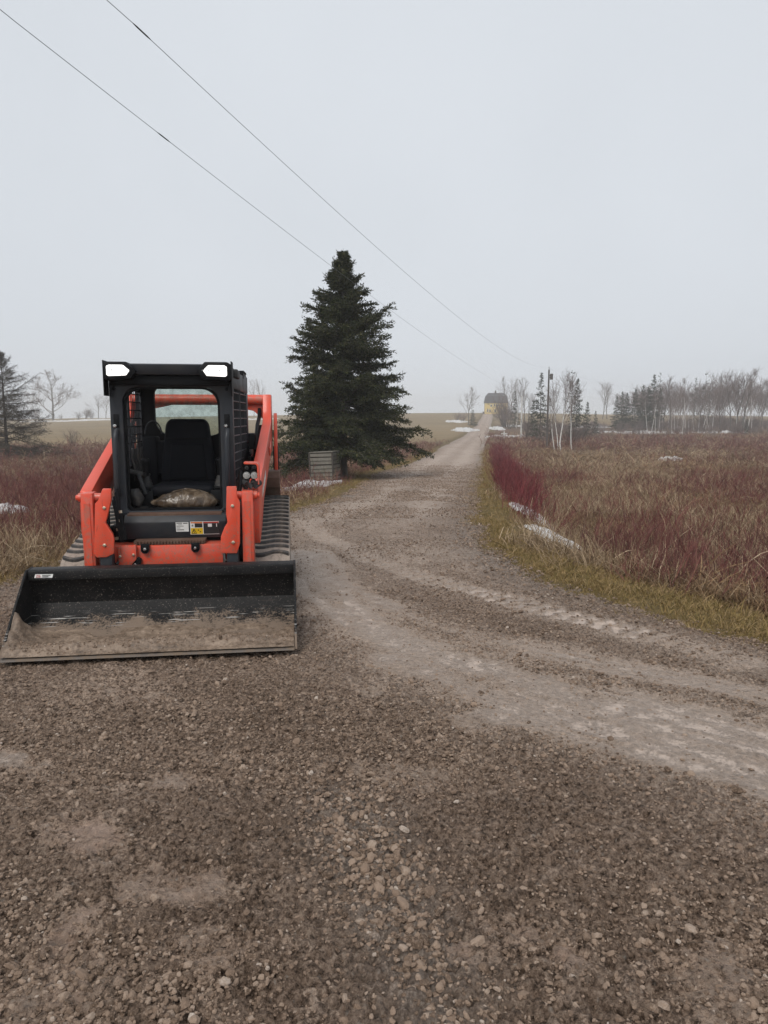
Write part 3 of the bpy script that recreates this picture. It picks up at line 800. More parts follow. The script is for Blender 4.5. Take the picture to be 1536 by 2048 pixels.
    for s in (-1, 1):
        cx = -.705 if s < 0 else .745
        b = MB(); n = len(outp)
        v = [(cx - .172, y, z) for y, z in outp] + [(cx + .172, y, z) for y, z in outp] + [(cx - .172, y, z) for y, z in inp] + [(cx + .172, y, z) for y, z in inp]
        f = []
        for i in range(n):
            j = (i + 1) % n
            f += [(i, j, n + j, n + i), (2 * n + j, 2 * n + i, 3 * n + i, 3 * n + j), (i, 2 * n + i, 2 * n + j, j), (n + i, n + j, 3 * n + j, 3 * n + i)]
        b.add(v, f); T = b.build('rubber_track', M['belt'], LO, angle=40)
        for k in range(NL):
            d = k * total / NL; i = int(np.searchsorted(cum, d, 'right') - 1); q = (d - cum[i]) / seg[i]
            p = P[i] + (P[i + 1] - P[i]) * q; tg = (P[i + 1] - P[i]) / seg[i]
            # outward normal for a clockwise run
            nrm = np.array([-tg[1], tg[0]])
            if nrm @ (p - np.array([2.1, .35])) < 0: nrm = -nrm
            o = bpy.data.objects.new('tread_lug', lme); COL.objects.link(o); o.parent = T
            mx = Matrix(((1, 0, 0), (0, tg[0], nrm[0]), (0, tg[1], nrm[1])))
            if mx.determinant() < 0: mx = Matrix(((-1, 0, 0), (0, tg[0], nrm[0]), (0, tg[1], nrm[1])))
            if s < 0: mx = mx @ Matrix(((-1, 0, 0), (0, -1, 0), (0, 0, 1)))
            o.matrix_local = Matrix.Translation((cx, p[0], p[1])) @ mx.to_4x4()
        b = MB(); b.prism_x([(y, z) for y, z in belt_path(-.06)], cx - .10, cx + .10); b.build('track_frame', M['rusty'], LO, bevel=.01)
        for (yy, zz), rr in (((1.24, .262), .16), ((2.72, .515), .16), ((2.86, .27), .16), ((1.65, .17), .10), ((2.0, .17), .10), ((2.4, .17), .10)):
            b = MB(); b.tube([(cx + s * .10, yy, zz), (cx + s * .135, yy, zz)], rr, 20); b.tube([(cx + s * .135, yy, zz), (cx + s * .15, yy, zz)], rr * .35, 12)
            b.build('roller', M['rusty'], T)

    # ---- chassis, hood, front
    b = MB(); b.box(-.53, .53, 1.22, 3.0, .27, .70); b.build('chassis', M['black'], LO, bevel=.02)
    b = MB(); b.box(-.54, .54, 2.40, 3.12, .70, 1.33); b.build('engine_hood', M['frame'], LO, bevel=.03)
    b = MB(); b.box(.50, .60, 2.33, 2.60, 1.05, 1.42); b.build('air_box', M['black'], LO, bevel=.02)
    b = MB(); b.box(-.50, .50, 1.0, 1.20, .36, .572); xm = b.build('cross_member', M['orange'], LO, bevel=.008)
    b = MB(); b.prism_y([(-.405, .585), (-.27, .585), (-.27, .475), (-.31, .43), (-.405, .415)], .955, .99); q = b.build('cover_plate', M['orange'], LO, bevel=.004)
    bolt(q, -.39, .955, .50); bolt(q, -.29, .955, .51)
    for x in (-.205, .18):
        b = MB(); b.prism_y([(x - .032, .59), (x + .032, .59), (x + .032, .535), (x + .015, .515), (x - .015, .515), (x - .032, .535)], .965, .998); q = b.build('mount_tab', M['black'], LO, bevel=.004)
        bolt(q, x, .965, .55, .013, 'steel')
    b = MB(); b.prism_y([(-.33, .44), (-.26, .49), (-.235, .47), (-.25, .40), (-.31, .39)], .97, .997); q = b.build('mount_tab', M['black'], LO, bevel=.004); bolt(q, -.285, .97, .43, .012, 'steel')
    b = MB(); b.box(-.30, .25, 1.03, 1.15, .574, .605)
    for k in range(22): b.box(-.28 + k * .024, -.268 + k * .024, 1.01, 1.03, .576, .60)
    b.build('step_grip', M['rusty'], LO)
    fp = MB(); fp.prism_x([(1.14, .605), (1.12, .74), (1.17, .798), (1.30, .798), (1.30, .605)], -.392, .41); FP = fp.build('front_panel', M['frame'], LO, bevel=.008)
    b = MB(); b.box(-.46, -.40, 1.16, 1.30, .58, .79); b.build('side_cover', M['black'], LO, bevel=.008)
    # decals on the front panel (its face leans back a little)
    def fy(z): return 1.14 + (1.12 - 1.14) * (z - .605) / .135 - .0012
    def decal(x0, x1, z0, z1, mat, lift=0, parent=FP, name='decal'):
        return MB().add([(x0, fy(z0) - lift, z0), (x1, fy(z0) - lift, z0), (x1, fy(z1) - lift, z1), (x0, fy(z1) - lift, z1)], [(0, 1, 2, 3)]).build(name, M[mat], parent)
    decal(.012, .112, .658, .737, 'white', .0005)
    k = MB()
    for x0, x1, z0, z1 in ((.018, .062, .726, .732), (.07, .105, .724, .731), (.018, .074, .702, .706), (.018, .046, .687, .691), (.018, .074, .670, .676), (.03, .06, .714, .717)):
        k.add([(x0, fy(z0) - .001, z0), (x1, fy(z0) - .001, z0), (x1, fy(z1) - .001, z1), (x0, fy(z1) - .001, z1)], [(0, 1, 2, 3)])
    k.build('lettering', M['ink'], FP)
    decal(.124, .352, .632, .740, 'white', .0004)
    decal(.130, .222, .7255, .7365, 'orangeprint', .0009); decal(.228, .350, .7255, .7365, 'red', .0009)
    decal(.160, .221, .690, .724, 'ink', .0009); decal(.128, .2235, .635, .686, 'yellow', .0009)
    decal(.228, .352, .635, .7245, 'ink', .0009); decal(.264, .296, .694, .720, 'white', .0013); decal(.330, .336, .694, .72, 'white', .0013)
    tri = MB()
    def seg2(a, c, w=.0022):
        d = np.array(c) - np.array(a); d = d / np.hypot(*d); nn_ = np.array([-d[1], d[0]]) * w
        q = [np.array(a) - nn_, np.array(c) - nn_, np.array(c) + nn_, np.array(a) + nn_]
        tri.add([(p[0], fy(p[1]) - .0016, p[1]) for p in q], [(0, 1, 2, 3)])
    for a, c in (((.134, .640), (.172, .640)), ((.172, .640), (.153, .679)), ((.153, .679), (.134, .640)), ((.153, .668), (.150, .656)), ((.150, .656), (.157, .652)), ((.157, .652), (.153, .645)),
                 ((.184, .672), (.192, .664)), ((.192, .672), (.184, .664)), ((.198, .658), (.207, .650)), ((.207, .658), (.198, .650)), ((.135, .703), (.150, .703)), ((.138, .703), (.141, .712)), ((.141, .712), (.15, .711))):
        seg2(a, c)
    tag(tri.build('warning_symbol', M['ink'], FP), kind='stuff')
    b = MB()
    for j in range(5): b.add([(.235, fy(.642 + j * .009) - .0013, .642 + j * .009), (.345, fy(.642 + j * .009) - .0013, .642 + j * .009), (.345, fy(.644 + j * .009) - .0013, .644 + j * .009), (.235, fy(.644 + j * .009) - .0013, .644 + j * .009)], [(0, 1, 2, 3)])
    b.build('lettering', M['frame'], FP)

    # ---- cab
    n = 8
    inner = rounded(-.385, .375, .815, 1.815, .13, .03, n); outer = square_like(-.482, .478, .79, 1.90, n, .015)
    b = MB(); b.ring_y(outer, inner, 1.25, 1.345); CF = b.build('cab_frame', M['frame'], LO, bevel=.006)
    inner2 = rounded(-.365, .355, .835, 1.80, .13, .03, n)
    b = MB(); b.ring_y(rounded(-.384, .374, .816, 1.814, .13, .03, n), inner2, 1.285, 1.31); b.build('door_seal', M['black'], CF)
    # inner sides, floor, roof, back wall
    for s in (-1, 1):
        re_ = .515 if s > 0 else .44; fx = lambda y: s * np.interp(y, [1.34, 2.36], [.455, re_]); gx = lambda y: s * np.interp(y, [1.34, 2.36], [.475, re_ + .02])
        b = MB(); b.prism_x([(1.346, .70), (2.36, .70), (2.36, 1.33), (1.346, 1.02 if s > 0 else 1.02)], fx, gx); b.build('side_panel', M['black'], CF, bevel=.004, seg=1)
        b = MB(); b.prism_x([(1.346, 1.815), (2.36, 1.80), (2.36, 1.955), (1.346, 1.955)], fx, gx); b.build('roof_rail', M['frame'], CF, bevel=.006)
        b = MB(); b.prism_x([(2.26, 1.331), (2.36, 1.331), (2.36, 1.80), (2.26, 1.80)], fx, gx); b.build('rear_post', M['frame'], CF, bevel=.006)
        # steel mesh over the side window
        sc = MB()
        for k in range(11):
            z = 1.06 + k * .072
            ya = 1.35 if z > 1.06 else 1.4
            sc.tube([(fx(1.35) + s * .012, 1.35, z), (fx(2.27) + s * .012, 2.27, z)], .0055, 5)
        for k in range(14):
            y = 1.39 + k * .063
            zb = np.interp(y, [1.346, 2.36], [1.02, 1.33])
            sc.tube([(fx(y) + s * .012, y, zb), (fx(y) + s * .012, y, 1.815)], .003, 4)
        sc.tube([(fx(1.78) + s * .01, 1.78, 1.15), (fx(1.78) + s * .01, 1.78, 1.815)], .014, 6)
        o = sc.build('side_mesh', M['frame'], CF); tag(o, kind='stuff')
    b = MB(); b.box(-.46, .46, 1.346, 2.30, .66, .72); b.build('cab_floor', M['black'], CF)
    rin = rounded(-.33, .33, 1.40, 1.86, .07, .16, n); rout = square_like(-.502, .502, .72, 1.955, n, .01)
    b = MB(); b.ring_y(rout, rin, 2.28, 2.34); b.build('rear_wall', M['black'], CF)
    b = MB(); b.prism_y([p for p in rounded(-.335, .335, 1.395, 1.865, .07, .16, n)], 2.305, 2.311); o = b.build('rear_window', M['glass'], CF); tag(o, 'dirty rear window pane')
    b = MB(); b.box(-.475, .475, 1.24, 2.38, 1.957, 1.985); b.build('roof', M['frame'], CF, bevel=.01)
    b = MB(); b.box(-.40, .38, 1.36, 2.26, 1.88, 1.95); b.build('headliner', M['black'], CF, bevel=.02)
    rg = random.Random(3); b = MB()
    for k in range(26):
        x = rg.uniform(-.36, .34); r_ = rg.uniform(.012, .035); b.obox((x, rg.uniform(1.45, 1.6), 1.872 - rg.uniform(0, .02)), r_ * 2, .05, r_ * 1.6, (rg.uniform(0, 1), rg.uniform(0, 1), rg.uniform(0, 1)))
    b.build('torn_headliner', M['black'], CF)
    b = MB(); b.box(.33, .52, 2.02, 2.42, 1.925, 1.98)
    for k in range(9): b.box(.36, .525, 2.06 + k * .04, 2.08 + k * .04, 1.98, 2.0)
    b.build('roof_vent', M['black'], CF, bevel=.004, seg=1)
    b = MB(); b.box(.465, .515, 1.40, 1.66, 1.90, 1.97); b.build('roof_edge_pad', M['rubber'], CF, bevel=.01)
    # visor and lamps
    b = MB(); b.prism_x([(1.16, 1.905), (1.135, 1.985), (1.25, 1.998), (1.26, 1.905)], -.33, .27); b.build('visor', M['frame'], CF, bevel=.008)
    b = MB(); b.box(-.46, .46, 1.20, 1.252, 1.825, 1.90); b.build('visor_recess', M['black'], CF, bevel=.006)
    for x0, x1, s in ((-.487, -.27, -1), (.232, .485, 1)):
        if s < 0: pr = [(x0, 1.985), (x0 + .03, 2.0), (x1 - .04, 2.0), (x1 + .03, 1.93), (x1 - .01, 1.868), (x0 + .02, 1.858), (x0, 1.875)]
        else: pr = [(x1, 1.985), (x1 - .03, 2.004), (x0 + .05, 2.004), (x0 - .01, 1.935), (x0 + .03, 1.868), (x1 - .02, 1.858), (x1, 1.875)]
        b = MB(); b.prism_y(pr, 1.10, 1.25); L = b.build('work_lamp', M['black'], CF, bevel=.008)
        cx = sum(p[0] for p in pr) / 7; cz = sum(p[1] for p in pr) / 7
        ip = [(cx + (p[0] - cx) * .70, cz + (p[1] - cz) * .60 + .002) for p in pr]
        b = MB(); b.prism_y(ip, 1.092, 1.11); ln = b.build('lens', M['lens'], L, bevel=.006); tag(ln, 'glowing white lamp lens')
        b = MB()
        for q in (.33, .66): x = x0 + (x1 - x0) * q; b.box(x - .0022, x + .0022, 1.087, 1.0915, cz - .035, cz + .04)
        b.box(x0 + .03, x1 - .03, 1.0865, 1.0912, cz + .003, cz + .007)
        b.build('lens_divider', M['steel'], L)
        b = MB(); b.box(x0 - .004 if s < 0 else x1 - .004, x0 + .004 if s < 0 else x1 + .004, 1.12, 1.26, 1.74, 2.012); b.build('edge_trim', M['black'], CF, bevel=.002, seg=1)
    # grab handles on the posts
    for s, xo in ((-1, -.437), (1, .430)):
        b = MB(); b.tube([(xo, 1.25, 1.475), (xo, 1.215, 1.45), (xo - .004, 1.195, 1.40), (xo - .004, 1.195, 1.05), (xo, 1.21, .98), (xo, 1.25, .955)], .019, 10)
        h = b.build('grab_handle', M['frame'], CF, angle=50)
        bolt(h, xo - .012, 1.247, 1.505, .015, 'steel'); bolt(h, xo - .01, 1.247, .935, .014, 'frame')
        b = MB(); b.box(xo - .022, xo + .022, 1.243, 1.256, 1.49, 1.60); b.build('handle_mount', M['black'], CF, bevel=.004)
        bolt(CF, xo + (-.005 if s < 0 else .005), 1.25, 1.80, .016, 'black')
    b = MB(); b.tube([(.385, 1.25, .82), (.43, 1.22, .76), (.44, 1.21, .70)], .02, 8); b.build('latch', M['black'], CF)
    b = MB(); b.prism_x([(1.16, .799), (1.345, .812), (1.345, .80), (1.16, .78)], -.37, .37); b.build('sill', M['rusty'], CF)
    # ---- seat
    ST = empty('seat'); ST.parent = LO
    bt = rounded(-.235, .265, .98, 1.56, .07, .05, 6)
    bt = [(.015 + (x - .015) * np.interp(z, [.98, 1.25, 1.42, 1.56], [1.0, .96, .80, .72]), z) for x, z in bt]
    b = MB(); b.prism_y(bt, 1.90, 2.04); bk = b.build('backrest', M['seat'], ST, bevel=.035, seg=3)
    b = MB(); b.tube([(-.17, 1.893, 1.385), (.20, 1.893, 1.385)], .006, 6); b.build('seam', M['black'], bk)
    b = MB(); b.prism_y([(-.155, 1.02), (-.13, 1.34), (.16, 1.34), (.185, 1.02)], 1.885, 1.92); b.build('back_cushion', M['seat'], bk, bevel=.02, seg=3)
    b = MB(); b.box(-.25, .28, 1.50, 1.98, .90, 1.0); b.build('seat_cushion', M['seat'], ST, bevel=.045, seg=3)
    b = MB(); b.box(-.18, .20, 1.55, 1.95, .72, .90); b.build('seat_base', M['black'], ST, bevel=.02)
    # ---- controls
    for s, x, y in ((-1, -.30, 1.62), (1, .325, 1.62)):
        b = MB(); b.box(x - .075, x + .075, 1.50, 1.98, .72, .955); b.box(x - .06, x + .06, 1.56, 1.75, .955, .975); cs = b.build('console', M['black'], LO, bevel=.015)
        b = MB()
        rr = []
        pts = []
        for k in range(9): pts.append((x, y, .97 + k * .013)); rr.append((.062 - k * .004) * (1.0 if k % 2 else .86))
        b.tube(pts, rr, 14); b.build('boot', M['rubber'], cs, angle=60)
        b = MB(); b.tube([(x, y, 1.06), (x, y - .004, 1.10), (x + .004, y - .01, 1.15), (x + .004, y - .015, 1.19), (x, y - .02, 1.215), (x, y - .02, 1.23)], [.018, .024, .027, .034, .038, .02], 12); b.build('joystick', M['black'], cs, angle=60)
    b = MB(); b.obox((-.37, 1.62, 1.10), .16, .36, .035, (R(-6), R(14), 0)); b.build('armrest', M['rubber'], LO, bevel=.01)
    b = MB(); b.obox((-.30, 1.45, 1.02), .03, .03, .18, (0, R(-18), 0)); b.build('armrest_bracket', M['frame'], LO, bevel=.005)
    b = MB(); b.box(-.40, -.27, 2.0, 2.20, .95, 1.40); b.box(-.30, -.20, 2.02, 2.22, 1.05, 1.36); b.build('rear_console', M['seat'], LO, bevel=.02)
    b = MB(); b.box(.30, .44, 2.0, 2.22, .95, 1.36); b.build('rear_console', M['seat'], LO, bevel=.02)
    b = MB(); b.tube([(-.33 + .075 * math.cos(a), 2.18, 1.42 + .12 * math.sin(a)) for a in np.linspace(0, math.pi, 12)], .007, 6); b.build('wire_loop', M['frame'], LO)
    b = MB(); b.tube([(-.40, 1.42, .93), (-.35, 1.40, .935), (-.33, 1.40, .90), (-.34, 1.40, .84)], [.05, .06, .055, .03], 10); b.build('foot_pad', M['rubber'], LO, angle=60)
    b = MB(); b.box(-.36, -.26, 1.38, 1.50, .73, .83); b.build('pedal', M['rubber'], LO, bevel=.02)
    # small clutter behind the left screen
    for k in range(5):
        x = -.44 + .004 * k; y = 1.75 + .09 * k
        b = MB(); b.tube([(x + .02, y, 1.02), (x + .03, y + .01, 1.12), (x + .01, y - .01, 1.22), (x + .015, y, 1.30)], .012, 6); b.build('cable', M['rubber'], LO)
    # ---- hydraulic couplers by the right arm
    b = MB(); b.prism_y([(.572, 1.225), (.672, 1.222), (.690, 1.205), (.692, 1.05), (.680, 1.05), (.676, 1.195), (.665, 1.208), (.578, 1.210)], .93, 1.10); cb = b.build('coupler_bracket', M['orange'], LO, bevel=.003, seg=1)
    b = MB(); b.box(.585, .672, 1.0, 1.10, 1.09, 1.205); b.build('coupler_block', M['black'], cb, bevel=.008)
    for x, z, mt, r_ in ((.598, 1.183, 'black', .024), (.655, 1.188, 'black', .024), (.593, 1.122, 'steel', .028), (.652, 1.122, 'steel', .028)):
        b = MB(); b.tube([(x, 1.0, z), (x, .95, z)], r_, 12); b.tube([(x, .95, z), (x, .935, z)], [r_ * .7, r_ * .62], 12); b.tube([(x, .9349, z), (x, .925, z)], r_ * .28, 8)
        c = b.build('coupler', M[mt], cb)
        if mt == 'black':
            b = MB(); b.tube([(x, .9345, z), (x, .9335, z)], r_ * .55, 12); b.build('coupler_face', M['rubber'], c)
    b = MB()
    for k, (x0, x1) in enumerate(((.575, .62), (.64, .66))):
        b.tube([(x0, 1.0, 1.07), ((x0 + x1) / 2, .94, 1.055), (x1, .94, 1.04), (x1 + .03, 1.0, 1.06)], .024, 8)
    b.build('rubber_cap', M['rubber'], cb, angle=60)
    b = MB(); b.tube([(.555, 1.03, 1.16), (.545, 1.02, 1.10), (.55, 1.0, 1.05), (.53, 1.02, .98)], .012, 6); b.build('hose', M['black'], LO)
    b = MB(); b.tube([(.645, .99, .99), (.66, .96, .965), (.662, .955, .93)], .014, 8); b.build('lock_pin', M['orange'], LO)
    # hoses and fittings beside the left post
    for k in range(4):
        x = -.395 - .012 * k
        b = MB(); b.tube([(x - .02, 1.06, 1.02 - .03 * k), (x, 1.04, .86), (x + .02, 1.03, .72), (x + .045, 1.02, .62)], .011, 7); h = b.build('hose', M['black'], LO)
        b = MB(); b.tube([(x + .002, 1.039, .85 - .07 * k), (x + .005, 1.037, .83 - .07 * k)], .0145, 7); b.build('fitting', M['bolt'], h)
    for s in (-1, 1):
        for k in range(2):
            b = MB(); b.tube([(s * .40, .99, .50 - k * .04), (s * .405, .965, .455 - k * .03), (s * .42, .95, .44 - k * .03)], .013, 7); b.build('fitting', M['rubber'], LO)
build_loader()

# crumpled bag on the cab floor
def make_bag():
    nu, nv = 48, 26
    th = np.linspace(0, 2 * math.pi, nu, endpoint=False); ph = np.linspace(-math.pi / 2, math.pi / 2, nv)
    T, Pp = np.meshgrid(th, ph)
    x = .27 * np.cos(Pp) * np.cos(T); y = .13 * np.cos(Pp) * np.sin(T); z = .10 * np.sin(Pp)
    k = 1 + .22 * (fbm(T * 1.2 + 5, Pp * 2.0 + 9, 2, 91) - .5) + .12 * np.abs(fbm(T * 2.5, Pp * 4 + 3, 2, 95) - .5)
    top = np.interp(x, [-.28, -.15, 0, .1, .28], [.72, .85, 1.1, 1.1, .95])
    x, y, z = x * k, y * k, np.maximum(z * k * top, -.06)
    i = np.arange(nv - 1)[:, None] * nu + np.arange(nu)[None, :]; j = np.arange(nv - 1)[:, None] * nu + (np.arange(nu)[None, :] + 1) % nu
    f = np.stack([i, j, j + nu, i + nu], -1).reshape(-1, 4)
    me = mesh_np('plastic_bag', np.stack([x.ravel(), y.ravel(), z.ravel()], 1), f)
    o = obj('plastic_bag', me, M['bag'])
    o.location = (Matrix.Translation(LO.location) @ Matrix.Rotation(R(7.5), 4, 'Z')) @ Vector((.045, 1.44, .862))
    o.rotation_euler = (0, 0, R(7.5))
    tag(o, 'crumpled shiny brown plastic bag lying in the loader cab before the seat', 'plastic bag')
make_bag()

# ------------------------------------------------------------------ plants: mesh makers
def strips(P, W, side):
    """P (n,k,3) blade spines, W (n,k) half widths, side (n,3): flat tapering blades as quads."""
    n, k, _ = P.shape
    A = P - side[:, None, :] * W[..., None]; B = P + side[:, None, :] * W[..., None]
    co = np.stack([A, B], 2).reshape(n, k * 2, 3)
    f = []
    for j in range(k - 1): f.append([2 * j, 2 * j + 1, 2 * j + 3, 2 * j + 2])
    f = np.array(f)[None] + (np.arange(n) * 2 * k)[:, None, None]
    return co.reshape(-1, 3), f.reshape(-1, 4)
def clump_mesh(name, seed, n, h, spread, lean, width, curl=.5, k=4, hv=.35):
    r = np.random.default_rng(seed)
    base = np.stack([r.normal(0, spread, n), r.normal(0, spread, n), np.full(n, -.02)], 1)
    az = r.uniform(0, 6.283, n); ln = np.abs(r.normal(0, lean, n)); L = h * np.exp(r.normal(0, hv, n))
    t = np.linspace(0, 1, k)
    ang = ln[:, None] + curl * r.uniform(.2, 1.4, n)[:, None] * t[None, :] ** 1.4
    st = L[:, None] / (k - 1)
    dx = np.sin(ang) * st; dz = np.cos(ang) * st
    hx = np.concatenate([np.zeros((n, 1)), np.cumsum(dx[:, 1:], 1)], 1); hz = np.concatenate([np.zeros((n, 1)), np.cumsum(dz[:, 1:], 1)], 1)
    P = np.stack([base[:, :1] + hx * np.cos(az)[:, None], base[:, 1:2] + hx * np.sin(az)[:, None], base[:, 2:] + hz], -1)
    sa = r.uniform(0, 6.283, n); side = np.stack([np.cos(sa), np.sin(sa), np.zeros(n)], 1)
    W = width * r.uniform(.6, 1.3, n)[:, None] * np.array([1, 1, .8, .25][:k])[None, :]
    co, f = strips(P, W, side)
    return mesh_np(name, co, f, False)
def prisms(S, E, r0, r1, nside=3):
    """tapered needles/twigs from segment arrays"""
    S, E = np.asarray(S, float), np.asarray(E, float); n = len(S)
    d = E - S; L = np.linalg.norm(d, axis=1)[:, None]; d = d / np.maximum(L, 1e-6)
    ref = np.where(np.abs(d[:, 2:3]) > .9, np.array([[1., 0, 0]]), np.array([[0, 0, 1.]]))
    a = np.cross(d, ref); a /= np.linalg.norm(a, axis=1)[:, None]; b = np.cross(d, a)
    co = []
    for k in range(nside):
        q = 2 * math.pi * k / nside; off = a * math.cos(q) + b * math.sin(q)
        co += [S + off * np.asarray(r0)[:, None], E + off * np.asarray(r1)[:, None]]
    co = np.stack(co, 1).reshape(-1, 3)
    f = []
    for k in range(nside):
        j = (k + 1) % nside; f.append([2 * k, 2 * j, 2 * j + 1, 2 * k + 1])
    f = np.array(f)[None] + (np.arange(n) * 2 * nside)[:, None, None]
    return co, f.reshape(-1, 4)
def shrub_mesh(name, seed, n, h, spread, lean, r=.004, kids=4):
    g = np.random.default_rng(seed); S, E, A, B = [], [], [], []
    for _ in range(n):
        p = np.array([g.normal(0, spread), g.normal(0, spread), -.03]); az = g.uniform(0, 6.283); ln = abs(g.normal(0, lean)); L = h * math.exp(g.normal(0, .22))
        d = np.array([math.sin(ln) * math.cos(az), math.sin(ln) * math.sin(az), math.cos(ln)]); rr = r * g.uniform(.8, 1.3)
        prev = p
        for k in range(3):
            d = d + g.normal(0, .07, 3) + np.array([0, 0, .05]); d /= np.linalg.norm(d)
            q = prev + d * L / 3; S.append(prev); E.append(q); A.append(rr * (1 - .22 * k)); B.append(rr * (1 - .22 * (k + 1)))
            for _k in range(kids if k else 1):
                if g.uniform() < .62:
                    o = prev + (q - prev) * g.uniform(.2, 1); dd = d + g.normal(0, .38, 3); dd[2] = abs(dd[2]) + .2; dd /= np.linalg.norm(dd)
                    S.append(o); E.append(o + dd * L * g.uniform(.14, .34)); A.append(rr * .6); B.append(rr * .3)
            prev = q
    co, f = prisms(S, E, A, B)
    return mesh_np(name, co, f, False)

GR = [source('grass_clump', clump_mesh('grass_clump', 200 + i, 42, .19, .13, .85, .0032, 1.2, hv=.25), M['dry']) for i in range(4)]
GRT = [source('tall_grass', clump_mesh('tall_grass', 220 + i, 22, .26, .12, .48, .0028, .8, hv=.2), M['dry']) for i in range(3)]
GRD = [source('old_stalks', clump_mesh('old_stalks', 240 + i, 38, .18, .15, .9, .0034, 1.0, hv=.25), M['drydark']) for i in range(3)]
GRF = [source('flat_grass', clump_mesh('flat_grass', 260 + i, 50, .30, .14, 1.1, .0038, .8, hv=.22), M['dry']) for i in range(3)]
VG = [source('verge_tuft', clump_mesh('verge_tuft', 280 + i, 36, .046, .055, .7, .0022, 1.0), M['verge']) for i in range(5)]
SH = [source('red_shrub', shrub_mesh('red_shrub', 300 + i, 9, .34, .15, .40, .0032, kids=5), M['redtwig']) for i in range(4)]
SB = [source('bright_shrub', shrub_mesh('bright_shrub', 320 + i, 11, .48, .15, .28, .0032, kids=5), M['brightred']) for i in range(3)]

def place(name, x, y, sc, which, sources, label, cat, tilt=.22):
    n = len(x)
    z = terrain(x, y) + (fbm(x * .9, y * .9, 3, 11) - .5) * .12 - .015
    rot = np.stack([rng.normal(0, tilt, n), rng.normal(0, tilt, n), rng.uniform(0, 6.283, n)], 1)
    o = scatter(name, np.stack([x, y, z], 1), sc, rot, which, sources)
    return tag(o, label, cat, kind='stuff')
def fan(n, y0, y1, a0, a1, pw=1.0):
    y = np.exp(rng.uniform(math.log(y0), math.log(y1), n)); x = rng.uniform(a0, a1, n) * (y + .5)
    return x, y
SNOW_KEEP = [(*ground_hit(1100, 1082), .75, 1.5), (*ground_hit(1072, 1036), .62, 2.2), (*ground_hit(8, 1030), .9, 1.3), (*ground_hit(618, 980), 1.3, 1.5), (*ground_hit(1024, 925), .55, 3.0), (*ground_hit(652, 965), .9, 1.0)]
def off_snow(x, y):
    k = np.ones(len(x), bool)
    rnd_ = rng.uniform(size=len(x)) < .10
    for cx, cy, rx, ry in SNOW_KEEP: k &= rnd_ | (((x - cx) / rx) ** 2 + ((y - cy) / ry) ** 2 > .8)
    return k

